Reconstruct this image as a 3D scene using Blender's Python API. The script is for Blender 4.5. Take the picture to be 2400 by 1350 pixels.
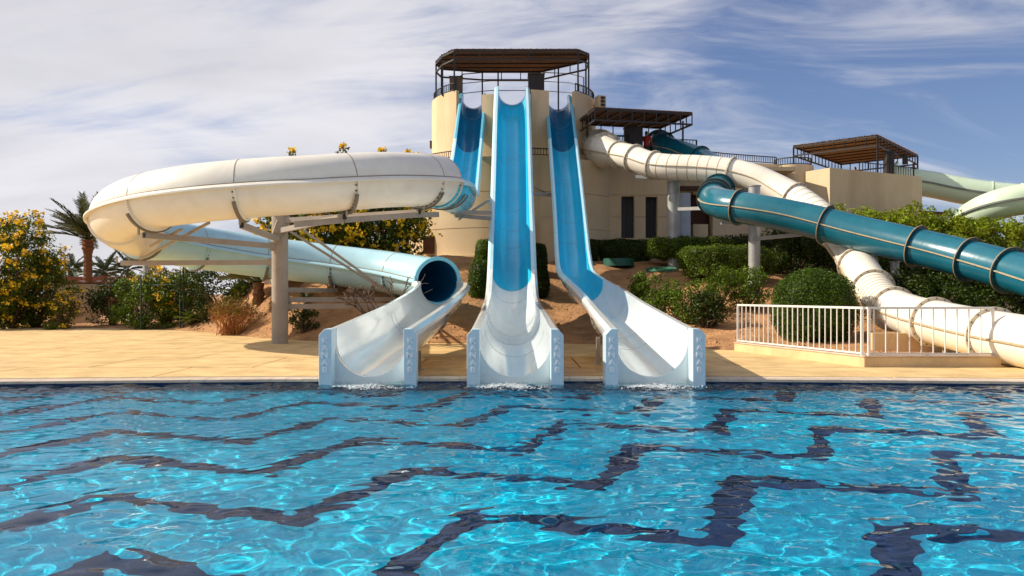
import bpy, bmesh, math, random
import numpy as np
from mathutils import Vector, Matrix

R = math.radians
random.seed(7)
scene = bpy.context.scene
for o in list(bpy.data.objects):
    bpy.data.objects.remove(o)

# ------------------------------------------------------------------ camera
EYE, FPX, HZ = 1.6, 2000.0, 690.0          # eye height (m), focal length and horizon row of the 2400 px frame
cd = bpy.data.cameras.new('camera')
cd.sensor_width = 36.0
cd.lens = 36.0 * FPX / 2400.0
cd.shift_y = (HZ - 675.0) / 2400.0
cd.clip_start, cd.clip_end = 0.1, 20000.0
cam = bpy.data.objects.new('camera', cd)
cam.location = (0, 0, EYE)
cam.rotation_euler = (R(90), 0, 0)
scene.collection.objects.link(cam)
scene.camera = cam

# ------------------------------------------------------------------ sun, sky, exposure
SUN_EL, SUN_AZ = 35.0, 7.0                   # from the left, a little behind the slides
sdir = Vector((-math.cos(R(SUN_AZ)) * math.cos(R(SUN_EL)), math.sin(R(SUN_AZ)) * math.cos(R(SUN_EL)), math.sin(R(SUN_EL))))
sl = bpy.data.lights.new('sun', 'SUN')
sl.energy, sl.angle, sl.color = 4.8, R(0.5), (1.0, 0.90, 0.74)
sun = bpy.data.objects.new('sun', sl)
sun.rotation_euler = sdir.to_track_quat('Z', 'Y').to_euler()
sun.location = (-20, 10, 30)
scene.collection.objects.link(sun)
sl.cycles.is_caustics_light = True

world = bpy.data.worlds.new('World')
scene.world = world
world.use_nodes = True
wn, wl = world.node_tree.nodes, world.node_tree.links
wn.clear()
def wnode(t, **k):
    n = wn.new(t)
    for a, b in k.items():
        setattr(n, a, b)
    return n
def wmath(op, a, b=None, c=None):
    n = wnode('ShaderNodeMath', operation=op)
    for i, v in enumerate((a, b, c)):
        if v is None: continue
        if isinstance(v, (int, float)): n.inputs[i].default_value = v
        else: wl.new(v, n.inputs[i])
    return n.outputs[0]
sky = wnode('ShaderNodeTexSky', sky_type='NISHITA', sun_disc=False)
sky.sun_elevation, sky.sun_rotation = R(SUN_EL), math.atan2(sdir.x, sdir.y)
sky.air_density, sky.dust_density, sky.ozone_density = 1.0, 0.6, 2.5
bg = wnode('ShaderNodeBackground'); bg.inputs[1].default_value = 0.080
out = wnode('ShaderNodeOutputWorld')
tint = wnode('ShaderNodeMix', data_type='RGBA', blend_type='MULTIPLY')
tint.inputs[0].default_value = 1.0
tint.inputs[7].default_value = (0.86, 0.85, 1.03, 1)
wl.new(sky.outputs[0], tint.inputs[6])
tc = wnode('ShaderNodeTexCoord')
sep = wnode('ShaderNodeSeparateXYZ'); wl.new(tc.outputs['Generated'], sep.inputs[0])
zz = wmath('ADD', wmath('MAXIMUM', sep.outputs[2], 0.0), 0.30)
cx, cy = wmath('DIVIDE', sep.outputs[0], zz), wmath('DIVIDE', sep.outputs[1], zz)
def cloudnoise(sx, sy, rot, off, scale, detail, rough, dist):
    comb = wnode('ShaderNodeCombineXYZ'); wl.new(cx, comb.inputs[0]); wl.new(cy, comb.inputs[1])
    mp = wnode('ShaderNodeMapping')
    mp.inputs['Rotation'].default_value = (0, 0, rot); mp.inputs['Scale'].default_value = (sx, sy, 1); mp.inputs['Location'].default_value = off
    wl.new(comb.outputs[0], mp.inputs[0])
    nz = wnode('ShaderNodeTexNoise'); nz.inputs['Scale'].default_value = scale; nz.inputs['Detail'].default_value = detail
    nz.inputs['Roughness'].default_value = rough; nz.inputs['Distortion'].default_value = dist
    wl.new(mp.outputs[0], nz.inputs[0])
    return nz.outputs[0]
n_big = cloudnoise(0.8, 1.0, 0.35, (3.1, 0.4, 0), 1.3, 6, 0.55, 0.5)     # the cloud bank
n_wisp = cloudnoise(0.45, 1.6, 0.42, (1.3, 5.2, 0), 2.6, 9, 0.62, 1.2)     # streaks of cirrus
bank = wmath('MULTIPLY', sep.outputs[0], -0.85)
m1 = wmath('ADD', wmath('ADD', wmath('MULTIPLY', n_big, 1.6), bank), wmath('MULTIPLY', n_wisp, 1.25))
mr = wnode('ShaderNodeMapRange', interpolation_type='SMOOTHSTEP')
mr.inputs[1].default_value, mr.inputs[2].default_value = 1.12, 1.78
wl.new(m1, mr.inputs[0])
mr2 = wnode('ShaderNodeMapRange', interpolation_type='SMOOTHSTEP')
mr2.inputs[1].default_value, mr2.inputs[2].default_value = 0.45, 0.67
wl.new(cloudnoise(0.7, 1.7, 0.50, (4.4, 0.7, 0), 1.25, 9, 0.60, 1.1), mr2.inputs[0])
cmask = wmath('MULTIPLY', wmath('MAXIMUM', mr.outputs[0], wmath('MULTIPLY', mr2.outputs[0], 0.75)), 0.94)
ctex = wnode('ShaderNodeMapRange'); ctex.inputs[1].default_value, ctex.inputs[2].default_value = 0.3, 0.7
ctex.inputs[3].default_value, ctex.inputs[4].default_value = 0.84, 1.10
wl.new(cloudnoise(0.5, 1.3, 0.2, (9.0, 2.0, 0), 1.7, 6, 0.6, 0.6), ctex.inputs[0])
ccol = wnode('ShaderNodeMix', data_type='RGBA', blend_type='MULTIPLY'); ccol.inputs[0].default_value = 1.0
ccol.inputs[6].default_value = (7.9, 7.75, 8.15, 1)
wl.new(ctex.outputs[0], ccol.inputs[7])
cmix = wnode('ShaderNodeMix', data_type='RGBA')
wl.new(cmask, cmix.inputs[0]); wl.new(tint.outputs[2], cmix.inputs[6]); wl.new(ccol.outputs[2], cmix.inputs[7])
wl.new(cmix.outputs[2], bg.inputs[0]); wl.new(bg.outputs[0], out.inputs[0])

vs = scene.view_settings
vs.view_transform, vs.look, vs.exposure, vs.gamma, vs.use_curve_mapping = 'Standard', 'None', 0.38, 1.0, False
scene.render.engine = 'CYCLES'
scene.cycles.use_denoising = True
scene.cycles.max_bounces = 10
scene.cycles.transmission_bounces = 8
scene.cycles.sample_clamp_indirect = 6.0

# ------------------------------------------------------------------ helpers
COL = scene.collection
def at(px, py, Y):
    return Vector(((px - 1200) / FPX * Y, Y, EYE - (py - HZ) / FPX * Y))
def sstep(a, b, x):
    t = np.clip((np.asarray(x, float) - a) / (b - a), 0, 1)
    return t * t * (3 - 2 * t)

MATS = {}
def mat(name, color, rough=0.5, var=0.12, vscale=3.0, bump=0.0, bscale=20.0, spec=0.5, metallic=0.0, coat=0.0, streak=1.0, dirt=None, dirt_amt=0.0, island=0.0, transl=0.0):
    if name in MATS: return MATS[name]
    m = bpy.data.materials.new(name); m.use_nodes = True
    nt = m.node_tree; N, L = nt.nodes, nt.links
    p = N['Principled BSDF']
    p.inputs['Roughness'].default_value = rough
    p.inputs['Specular IOR Level'].default_value = spec
    p.inputs['Metallic'].default_value = metallic
    p.inputs['Coat Weight'].default_value = coat
    p.inputs['Coat Roughness'].default_value = 0.08
    tcn = N.new('ShaderNodeNewGeometry')
    nz = N.new('ShaderNodeTexNoise'); nz.inputs['Scale'].default_value = vscale; nz.inputs['Detail'].default_value = 6; nz.inputs['Roughness'].default_value = 0.6
    L.new(tcn.outputs['Position'], nz.inputs['Vector'])
    rp = N.new('ShaderNodeValToRGB')
    rp.color_ramp.elements[0].position, rp.color_ramp.elements[1].position = 0.3, 0.7
    c = Vector(color)
    rp.color_ramp.elements[0].color = (*(c * (1 - var)), 1)
    rp.color_ramp.elements[1].color = (*[min(0.95, v) for v in c * (1 + var)], 1)
    L.new(nz.outputs[0], rp.inputs[0])
    col = rp.outputs[0]
    if dirt:
        d = N.new('ShaderNodeTexNoise'); d.inputs['Scale'].default_value = vscale * 0.45; d.inputs['Detail'].default_value = 9; d.inputs['Roughness'].default_value = 0.7; d.inputs['Distortion'].default_value = 0.8
        if streak != 1.0:
            vm = N.new('ShaderNodeVectorMath'); vm.operation = 'MULTIPLY'; vm.inputs[1].default_value = streak if isinstance(streak, tuple) else (1, 1, streak)
            L.new(tcn.outputs['Position'], vm.inputs[0]); L.new(vm.outputs[0], d.inputs['Vector'])
        else: L.new(tcn.outputs['Position'], d.inputs['Vector'])
        mrn = N.new('ShaderNodeMapRange'); mrn.inputs[1].default_value = 0.48; mrn.inputs[2].default_value = 0.72; mrn.inputs[4].default_value = dirt_amt
        L.new(d.outputs[0], mrn.inputs[0])
        mx = N.new('ShaderNodeMix'); mx.data_type = 'RGBA'
        L.new(mrn.outputs[0], mx.inputs[0]); L.new(col, mx.inputs[6]); mx.inputs[7].default_value = (*dirt, 1)
        col = mx.outputs[2]
    if island:
        hs = N.new('ShaderNodeHueSaturation')
        mr2 = N.new('ShaderNodeMapRange'); mr2.inputs[3].default_value = 1 - island; mr2.inputs[4].default_value = 1 + island
        L.new(tcn.outputs['Random Per Island'], mr2.inputs[0]); L.new(mr2.outputs[0], hs.inputs['Value'])
        mr3 = N.new('ShaderNodeMapRange'); mr3.inputs[3].default_value = 0.5 - island * 0.06; mr3.inputs[4].default_value = 0.5 + island * 0.05
        L.new(tcn.outputs['Random Per Island'], mr3.inputs[0]); L.new(mr3.outputs[0], hs.inputs['Hue'])
        L.new(col, hs.inputs['Color']); col = hs.outputs[0]
    L.new(col, p.inputs['Base Color'])
    if bump:
        b = N.new('ShaderNodeTexNoise'); b.inputs['Scale'].default_value = bscale; b.inputs['Detail'].default_value = 5
        L.new(tcn.outputs['Position'], b.inputs['Vector'])
        bn = N.new('ShaderNodeBump'); bn.inputs['Strength'].default_value = 1.0; bn.inputs['Distance'].default_value = bump
        L.new(b.outputs[0], bn.inputs['Height']); L.new(bn.outputs[0], p.inputs['Normal'])
    if transl:
        t = N.new('ShaderNodeBsdfTranslucent'); L.new(col, t.inputs[0])
        ms = N.new('ShaderNodeMixShader'); ms.inputs[0].default_value = transl
        L.new(p.outputs[0], ms.inputs[1]); L.new(t.outputs[0], ms.inputs[2]); L.new(ms.outputs[0], N['Material Output'].inputs[0])
    MATS[name] = m
    return m

def tag(o, label=None, cat=None, group=None, kind=None):
    if label: o['label'] = label
    if cat: o['category'] = cat
    if group: o['group'] = group
    if kind: o['kind'] = kind
    return o
def thing(name, loc, label, cat, group=None):
    o = bpy.data.objects.new(name, None); COL.objects.link(o)
    o.location = loc; o.empty_display_size = 0.2
    return tag(o, label, cat, group)
def setparent(o, p):
    o.parent = p
    m = Matrix.Translation(p.location) if p.parent is None else Matrix.Identity(4)
    if p.parent is not None:
        q, loc = p, Vector((0, 0, 0))
        # parts carry identity local transforms, so only the root's place counts
        m = Matrix.Identity(4)
    o.matrix_parent_inverse = m.inverted()
def obj(name, me, m=None, parent=None, kind=None):
    if m is not None and not me.materials: me.materials.append(m)
    o = bpy.data.objects.new(name, me); COL.objects.link(o)
    if parent is not None: setparent(o, parent)
    if kind: o['kind'] = kind
    return o
def mesh(name, V, Fc, m, parent=None, smooth=False, kind=None):
    me = bpy.data.meshes.new(name)
    me.from_pydata([tuple(v) for v in V], [], Fc)
    if smooth: me.shade_smooth()
    me.update()
    return obj(name, me, m, parent, kind)
def qmesh(name, V, Q, m, parent=None, smooth=False, kind=None, n=4):
    """fast mesh from numpy arrays of quads"""
    V = np.asarray(V, np.float32); Q = np.asarray(Q, np.int32)
    me = bpy.data.meshes.new(name)
    me.vertices.add(len(V)); me.vertices.foreach_set('co', V.ravel())
    me.loops.add(Q.size); me.loops.foreach_set('vertex_index', Q.ravel())
    me.polygons.add(len(Q)); me.polygons.foreach_set('loop_start', np.arange(0, Q.size, n, dtype=np.int32))
    me.update(calc_edges=True)
    if smooth: me.shade_smooth()
    return obj(name, me, m, parent, kind)
def smooth_by_angle(o, deg=40):
    try: o.data.set_sharp_from_angle(angle=R(deg))
    except Exception: pass

BOXF = [(0, 1, 3, 2), (4, 6, 7, 5), (0, 4, 5, 1), (2, 3, 7, 6), (0, 2, 6, 4), (1, 5, 7, 3)]
def box(name, c, s, m, parent=None, rz=0.0, bevel=0.0):
    c, hx, hy, hz = Vector(c), s[0] / 2, s[1] / 2, s[2] / 2
    rot = Matrix.Rotation(rz, 3, 'Z')
    V = [c + rot @ Vector((x * hx, y * hy, z * hz)) for x in (-1, 1) for y in (-1, 1) for z in (-1, 1)]
    o = mesh(name, V, BOXF, m, parent)
    if bevel: bevel_obj(o, bevel)
    return o
def bevel_obj(o, w, seg=2):
    bm = bmesh.new(); bm.from_mesh(o.data)
    bmesh.ops.remove_doubles(bm, verts=bm.verts, dist=1e-5)
    bmesh.ops.recalc_face_normals(bm, faces=bm.faces)
    bmesh.ops.bevel(bm, geom=list(bm.edges), offset=w, segments=seg, affect='EDGES', profile=0.5, clamp_overlap=True)
    bm.to_mesh(o.data); bm.free()
def beam(name, a, b, w, h, m, parent=None):
    a, b = Vector(a), Vector(b)
    t = (b - a).normalized()
    up = Vector((0, 0, 1)) if abs(t.z) < 0.95 else Vector((0, 1, 0))
    s = t.cross(up).normalized(); u = s.cross(t)
    V = [p + s * (x * w / 2) + u * (z * h / 2) for p in (a, b) for x in (-1, 1) for z in (-1, 1)]
    return mesh(name, V, BOXF, m, parent)
def tubegeo(pts, rad, n=8, V=None, Fc=None):
    """round tube along a polyline with a radius per point, appended to V, Fc"""
    V = [] if V is None else V; Fc = [] if Fc is None else Fc
    pts = [Vector(p) for p in pts]
    if isinstance(rad, (int, float)): rad = [rad] * len(pts)
    base = len(V); prev = None
    for i, p in enumerate(pts):
        t = (pts[min(i + 1, len(pts) - 1)] - pts[max(i - 1, 0)])
        t = t.normalized() if t.length > 1e-9 else Vector((0, 0, 1))
        ref = prev if prev is not None else (Vector((1, 0, 0)) if abs(t.x) < 0.9 else Vector((0, 1, 0)))
        s = (ref - t * ref.dot(t)).normalized(); prev = s
        u = t.cross(s)
        for k in range(n):
            a = 2 * math.pi * k / n
            V.append(p + (s * math.cos(a) + u * math.sin(a)) * rad[i])
    for i in range(len(pts) - 1):
        for k in range(n):
            a0, a1 = base + i * n + k, base + i * n + (k + 1) % n
            Fc.append((a0, a1, a1 + n, a0 + n))
    Fc.append(tuple(base + k for k in reversed(range(n))))
    e = base + (len(pts) - 1) * n
    Fc.append(tuple(e + k for k in range(n)))
    return V, Fc
def tube(name, pts, rad, m, parent=None, n=10, smooth=True, kind=None):
    V, Fc = tubegeo(pts, rad, n)
    o = mesh(name, V, Fc, m, parent, smooth, kind)
    if smooth: smooth_by_angle(o, 50)
    return o
def catmull(P, step=0.25):
    """smooth curve through points (tuples of any length), resampled by arc length of the first three"""
    P = np.array([list(p) for p in P], float)
    P = np.vstack([2 * P[0] - P[1], P, 2 * P[-1] - P[-2]])
    outp = []
    for i in range(1, len(P) - 2):
        p0, p1, p2, p3 = P[i - 1:i + 3]
        t0 = 0.0
        d = lambda a, b: max(1e-6, np.linalg.norm((b - a)[:3]) ** 0.5)
        t1 = t0 + d(p0, p1); t2 = t1 + d(p1, p2); t3 = t2 + d(p2, p3)
        for t in np.linspace(t1, t2, 24, endpoint=False):
            A1 = (t1 - t) / (t1 - t0) * p0 + (t - t0) / (t1 - t0) * p1
            A2 = (t2 - t) / (t2 - t1) * p1 + (t - t1) / (t2 - t1) * p2
            A3 = (t3 - t) / (t3 - t2) * p2 + (t - t2) / (t3 - t2) * p3
            B1 = (t2 - t) / (t2 - t0) * A1 + (t - t0) / (t2 - t0) * A2
            B2 = (t3 - t) / (t3 - t1) * A2 + (t - t1) / (t3 - t1) * A3
            outp.append((t2 - t) / (t2 - t1) * B1 + (t - t1) / (t2 - t1) * B2)
    outp.append(P[-2])
    Q = np.array(outp)
    s = np.concatenate([[0], np.cumsum(np.linalg.norm(np.diff(Q[:, :3], axis=0), axis=1))])
    n = max(2, int(round(s[-1] / step)) + 1)
    ss = np.linspace(0, s[-1], n)
    return np.stack([np.interp(ss, s, Q[:, k]) for k in range(Q.shape[1])], 1), ss
def frames(P):
    P = np.asarray(P)[:, :3]
    T = np.gradient(P, axis=0)
    T /= np.linalg.norm(T, axis=1)[:, None]
    S = np.cross(T, np.array([0, 0, 1.0])); S /= np.linalg.norm(S, axis=1)[:, None]
    U = np.cross(S, T)
    return T, S, U
def sweep(name, P, prof, m, parent=None, scale=None, smooth=True, uoff=None, caps=True, fr=None, kind=None, angle=35):
    """sweep a closed profile [(side, up)] along stations P"""
    P = np.asarray(P)[:, :3]
    T, S, U = fr if fr is not None else frames(P)
    prof = np.asarray(prof, float); n = len(prof); k = len(P)
    sc = np.ones(k) if scale is None else np.asarray(scale)
    V = P[:, None, :] + (S[:, None, :] * prof[None, :, 0:1] + U[:, None, :] * prof[None, :, 1:2]) * sc[:, None, None]
    if uoff is not None: V = V + (U[:, None, :] * (prof[None, :, 1:2] < -1e-4)) * np.asarray(uoff)[:, None, None]
    V = V.reshape(-1, 3)
    i, j = np.meshgrid(np.arange(k - 1), np.arange(n), indexing='ij')
    a = i * n + j; b = i * n + (j + 1) % n
    Q = np.stack([a, b, b + n, a + n], -1).reshape(-1, 4)
    Fc = [tuple(q) for q in Q.tolist()]
    if caps:
        Fc.append(tuple(reversed(range(n)))); Fc.append(tuple(range((k - 1) * n, k * n)))
    o = mesh(name, V.tolist(), Fc, m, parent, smooth, kind)
    if caps:
        bm = bmesh.new(); bm.from_mesh(o.data)
        bmesh.ops.triangulate(bm, faces=[f for f in bm.faces if len(f.verts) > 4], ngon_method='EAR_CLIP')
        bmesh.ops.recalc_face_normals(bm, faces=bm.faces)
        bm.to_mesh(o.data); bm.free()
        if smooth: o.data.shade_smooth()
    if smooth: smooth_by_angle(o, angle)
    return o
def arcband(r0, r1, a0, a1, n=20):
    """closed profile of a band between two radii, degrees"""
    A = np.radians(np.linspace(a0, a1, n))
    o = [(r1 * math.cos(a), r1 * math.sin(a)) for a in A]
    return o + [(r0 * math.cos(a), r0 * math.sin(a)) for a in A[::-1]]
def ringobj(name, c, t, r0, r1, th, m, parent, a0=0, a1=360, n=40):
    c, t = Vector(c), Vector(t).normalized()
    P = np.array([c - t * th / 2, c + t * th / 2])
    if a1 - a0 < 359.9:
        return sweep(name, P, arcband(r0, r1, a0, a1, n), m, parent)
    s = t.cross(Vector((0, 0, 1))).normalized(); u = s.cross(t)
    V, Fc = [], []
    for k in range(n):
        a = 2 * math.pi * k / n; d = s * math.cos(a) + u * math.sin(a)
        V += [c + d * r0 - t * th / 2, c + d * r1 - t * th / 2, c + d * r1 + t * th / 2, c + d * r0 + t * th / 2]
    for k in range(n):
        for q in range(4):
            a, b = k * 4 + q, k * 4 + (q + 1) % 4
            a2, b2 = ((k + 1) % n) * 4 + q, ((k + 1) % n) * 4 + (q + 1) % 4
            Fc.append((a, b, b2, a2))
    o = mesh(name, V, Fc, m, parent, True); smooth_by_angle(o, 40)
    return o
def bolts(c, t, r, th, n, m, parent, a0=0, a1=360, size=0.022):
    c, t = Vector(c), Vector(t).normalized()
    s = t.cross(Vector((0, 0, 1))).normalized(); u = s.cross(t)
    V, Fc = [], []
    for k in range(n):
        a = R(a0 + (a1 - a0) * (k + 0.5) / n); p = c + (s * math.cos(a) + u * math.sin(a)) * r
        tubegeo([p - t * (th / 2 + 0.02), p + t * (th / 2 + 0.02)], size, 6, V, Fc)
    return mesh('bolt_row', V, Fc, m, parent, kind='stuff')

# ------------------------------------------------------------------ materials
M = {}
M['sand'] = mat('sand_earth', (0.42, 0.22, 0.10), 0.95, 0.30, 1.6, 0.05, 9.0, 0.2, dirt=(0.22, 0.11, 0.05), dirt_amt=0.7)
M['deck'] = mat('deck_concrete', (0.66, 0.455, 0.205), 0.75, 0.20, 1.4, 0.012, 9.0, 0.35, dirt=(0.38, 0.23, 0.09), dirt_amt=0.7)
M['coping'] = mat('coping_tile', (0.62, 0.48, 0.36), 0.45, 0.12, 3.0, 0.003, 30.0, dirt=(0.36, 0.25, 0.16), dirt_amt=0.5)
M['grate'] = mat('gutter_grate', (0.62, 0.55, 0.45), 0.5, 0.1)
M['stucco'] = mat('tower_stucco', (0.66, 0.51, 0.32), 0.9, 0.08, 0.7, 0.006, 30.0, 0.2, streak=0.14, dirt=(0.40, 0.27, 0.14), dirt_amt=0.55)
M['plinth'] = mat('plinth_render', (0.66, 0.49, 0.27), 0.85, 0.1, 1.5, 0.006, 25.0, 0.2, dirt=(0.4, 0.27, 0.13), dirt_amt=0.5)
M['ivory'] = mat('ivory_gelcoat', (0.80, 0.755, 0.66), 0.30, 0.035, 2.0, 0.004, 3.0, 0.5, dirt=(0.64, 0.55, 0.40), dirt_amt=0.35)
M['white'] = mat('white_gelcoat', (0.80, 0.745, 0.64), 0.28, 0.03, 2.0, 0.003, 3.0, 0.5, dirt=(0.66, 0.57, 0.42), dirt_amt=0.30)
M['palewhite'] = mat('pale_white_gelcoat', (0.80, 0.84, 0.83), 0.16, 0.04, 1.3, 0.003, 2.0, 0.55, coat=0.3, streak=(5, 0.25, 0.25), dirt=(0.54, 0.61, 0.58), dirt_amt=0.4)
M['paleblue'] = mat('pale_blue_gelcoat', (0.42, 0.66, 0.74), 0.28, 0.05, 1.5, 0.003, 3.0, 0.5, dirt=(0.36, 0.55, 0.60), dirt_amt=0.5)
M['jointline'] = mat('joint_sealant', (0.22, 0.36, 0.42), 0.6)
M['rimblue'] = mat('faded_blue_rim', (0.52, 0.78, 0.86), 0.32, 0.05, 2.0, 0.002, 5.0)
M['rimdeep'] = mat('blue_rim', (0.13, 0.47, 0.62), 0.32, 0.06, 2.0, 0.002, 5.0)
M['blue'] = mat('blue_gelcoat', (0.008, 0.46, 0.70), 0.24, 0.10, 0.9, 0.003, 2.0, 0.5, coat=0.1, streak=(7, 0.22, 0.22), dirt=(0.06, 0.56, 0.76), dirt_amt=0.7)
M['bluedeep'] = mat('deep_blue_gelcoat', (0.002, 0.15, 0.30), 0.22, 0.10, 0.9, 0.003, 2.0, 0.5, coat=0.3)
M['bluemid'] = mat('mid_blue_gelcoat', (0.003, 0.31, 0.52), 0.22, 0.08, 0.9, 0.003, 2.0, 0.5, coat=0.1, streak=(7, 0.22, 0.22), dirt=(0.02, 0.38, 0.58), dirt_amt=0.5)
M['endwall'] = mat('shade_tinted_gelcoat', (0.58, 0.73, 0.80), 0.3, 0.04, 2.0, 0.002, 4.0, streak=(3, 3, 0.6), dirt=(0.50, 0.58, 0.56), dirt_amt=0.5)  # bluish cast of the shaded, sky-lit front face put into the base colour
M['letter'] = mat('letter_gelcoat', (0.88, 0.90, 0.90), 0.3, 0.02)
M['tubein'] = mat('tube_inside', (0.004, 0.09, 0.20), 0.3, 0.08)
M['mouth'] = mat('mouth_rim', (0.16, 0.50, 0.66), 0.3, 0.05)
M['teal'] = mat('teal_gelcoat', (0.004, 0.115, 0.17), 0.26, 0.10, 1.2, 0.004, 4.0, 0.5, coat=0.25, dirt=(0.05, 0.20, 0.24), dirt_amt=0.4)
M['tealdark'] = mat('dark_teal_flange', (0.006, 0.065, 0.085), 0.4, 0.1)
M['green'] = mat('pale_green_gelcoat', (0.57, 0.69, 0.51), 0.3, 0.05, 1.5, 0.003, 3.0)
M['greyseam'] = mat('grey_seam', (0.16, 0.17, 0.16), 0.6)
M['seam'] = mat('brown_seam', (0.30, 0.22, 0.13), 0.7, 0.2, 8.0)
M['flange'] = mat('flange_dusty', (0.58, 0.50, 0.38), 0.6, 0.2, 6.0)
M['tanseam'] = mat('tan_seam_edge', (0.42, 0.33, 0.20), 0.6, 0.2, 8.0)
M['bolt'] = mat('bolt_steel', (0.07, 0.06, 0.05), 0.5, 0.2)
M['strap'] = mat('strap_steel', (0.16, 0.135, 0.11), 0.55, 0.15)
M['steel'] = mat('painted_steel', (0.33, 0.285, 0.24), 0.5, 0.10, 2.0, 0.002, 20.0, dirt=(0.22, 0.16, 0.11), dirt_amt=0.5)
M['galv'] = mat('galvanised_steel', (0.40, 0.40, 0.39), 0.45, 0.15, 4.0, metallic=0.3, dirt=(0.25, 0.23, 0.2), dirt_amt=0.5)
M['black'] = mat('black_steel', (0.012, 0.010, 0.010), 0.5, 0.2)
M['thatch'] = mat('reed_matting', (0.16, 0.08, 0.048), 0.95, 0.4, 9.0, 0.03, 22.0, 0.1)
M['thatchlight'] = mat('reed_matting_light', (0.21, 0.12, 0.06), 0.95, 0.35, 9.0, 0.03, 22.0, 0.1)
M['railwhite'] = mat('white_rail_paint', (0.74, 0.70, 0.64), 0.4, 0.08, 6.0)
M['darkwood'] = mat('dark_panel', (0.022, 0.015, 0.013), 0.6, 0.25)
M['brownwood'] = mat('brown_panel', (0.12, 0.07, 0.045), 0.7, 0.25)
M['glass'] = mat('dark_window', (0.010, 0.009, 0.010), 0.45, 0.2)
M['bluewhite'] = mat('pale_blue_panel', (0.42, 0.48, 0.55), 0.6)
M['redbrown'] = mat('red_brown_wood', (0.10, 0.035, 0.014), 0.7, 0.25)
M['trunk'] = mat('palm_trunk', (0.17, 0.085, 0.045), 0.95, 0.4, 12.0, 0.03, 30.0, 0.1)
M['bark'] = mat('bark', (0.15, 0.10, 0.065), 0.9, 0.3, 10.0, 0.01, 40.0, 0.1)
M['twig'] = mat('bare_twig', (0.13, 0.085, 0.065), 0.9, 0.3, 12.0)
M['dry'] = mat('dry_twig', (0.40, 0.17, 0.05), 0.9, 0.3, 4.0, island=0.4)
M['brick'] = mat('red_brick_wall', (0.20, 0.085, 0.055), 0.9, 0.3, 5.0, 0.02, 12.0, 0.2)
M['foam'] = mat('foam', (0.86, 0.90, 0.92), 0.6, 0.04, 10.0, transl=0.2)
M['skin'] = mat('skin', (0.30, 0.15, 0.09), 0.6)
M['hair'] = mat('hair', (0.015, 0.010, 0.008), 0.6)
M['redcloth'] = mat('red_cloth', (0.45, 0.03, 0.025), 0.8)
M['whitecloth'] = mat('white_cloth', (0.7, 0.68, 0.66), 0.8)
M['darkcloth'] = mat('dark_cloth', (0.05, 0.03, 0.03), 0.8)
M['greenplastic'] = mat('green_plastic', (0.012, 0.10, 0.07), 0.5)
M['hose'] = mat('green_hose', (0.06, 0.22, 0.13), 0.45)
M['fence'] = mat('fence_green', (0.02, 0.05, 0.035), 0.6)
def leaf(name, c, isl=0.45, tr=0.25):
    return mat(name, c, 0.5, 0.35, 1.3, island=isl, transl=tr, spec=0.22)
M['l_hedge'] = leaf('leaf_hedge', (0.085, 0.13, 0.006))
M['l_ball'] = leaf('leaf_ball', (0.055, 0.10, 0.004))
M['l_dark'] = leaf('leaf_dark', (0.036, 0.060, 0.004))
M['l_tree'] = leaf('leaf_tree', (0.22, 0.27, 0.012), 0.45, 0.38)
M['l_bush'] = leaf('leaf_bush', (0.10, 0.155, 0.008))
M['l_tecoma'] = leaf('leaf_tecoma', (0.095, 0.125, 0.008))
M['l_palm'] = leaf('leaf_palm', (0.085, 0.10, 0.030), 0.3, 0.15)
M['l_palmfar'] = leaf('leaf_palm_far', (0.07, 0.10, 0.040), 0.3, 0.1)
M['l_broad'] = leaf('leaf_broad', (0.13, 0.16, 0.020), 0.4)
M['l_olive'] = leaf('leaf_olive', (0.14, 0.125, 0.018), 0.5)
M['flower'] = mat('yellow_blossom', (0.84, 0.52, 0.010), 0.6, 0.2, 3.0, island=0.25, transl=0.25)
M['flowerorange'] = mat('orange_blossom', (0.75, 0.28, 0.01), 0.6, 0.2, 3.0, island=0.25, transl=0.25)

# deck with damp patches beside the slide mouths
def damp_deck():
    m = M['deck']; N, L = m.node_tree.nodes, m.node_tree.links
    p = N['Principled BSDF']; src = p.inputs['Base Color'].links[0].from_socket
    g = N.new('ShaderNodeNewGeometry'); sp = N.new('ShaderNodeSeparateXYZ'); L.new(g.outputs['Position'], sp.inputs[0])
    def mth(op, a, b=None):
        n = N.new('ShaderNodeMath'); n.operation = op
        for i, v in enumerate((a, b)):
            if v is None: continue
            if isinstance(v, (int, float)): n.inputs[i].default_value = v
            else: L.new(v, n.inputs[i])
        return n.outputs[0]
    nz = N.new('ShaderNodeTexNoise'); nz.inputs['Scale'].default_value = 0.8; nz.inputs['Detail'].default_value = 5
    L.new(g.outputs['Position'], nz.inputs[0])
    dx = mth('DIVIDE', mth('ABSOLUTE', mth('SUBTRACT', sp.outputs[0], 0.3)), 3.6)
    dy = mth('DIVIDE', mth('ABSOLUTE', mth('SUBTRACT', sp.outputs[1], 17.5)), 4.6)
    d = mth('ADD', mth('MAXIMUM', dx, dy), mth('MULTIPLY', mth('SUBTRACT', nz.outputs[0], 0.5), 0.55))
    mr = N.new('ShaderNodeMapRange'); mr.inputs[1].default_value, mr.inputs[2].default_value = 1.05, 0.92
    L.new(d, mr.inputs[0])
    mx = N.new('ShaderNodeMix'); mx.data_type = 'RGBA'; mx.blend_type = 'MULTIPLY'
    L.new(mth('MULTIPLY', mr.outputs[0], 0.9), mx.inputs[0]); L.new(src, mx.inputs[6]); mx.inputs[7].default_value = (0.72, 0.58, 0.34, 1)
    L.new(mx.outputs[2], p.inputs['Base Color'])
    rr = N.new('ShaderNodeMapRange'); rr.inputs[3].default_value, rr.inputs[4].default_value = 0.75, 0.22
    L.new(mr.outputs[0], rr.inputs[0]); L.new(rr.outputs[0], p.inputs['Roughness'])
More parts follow.
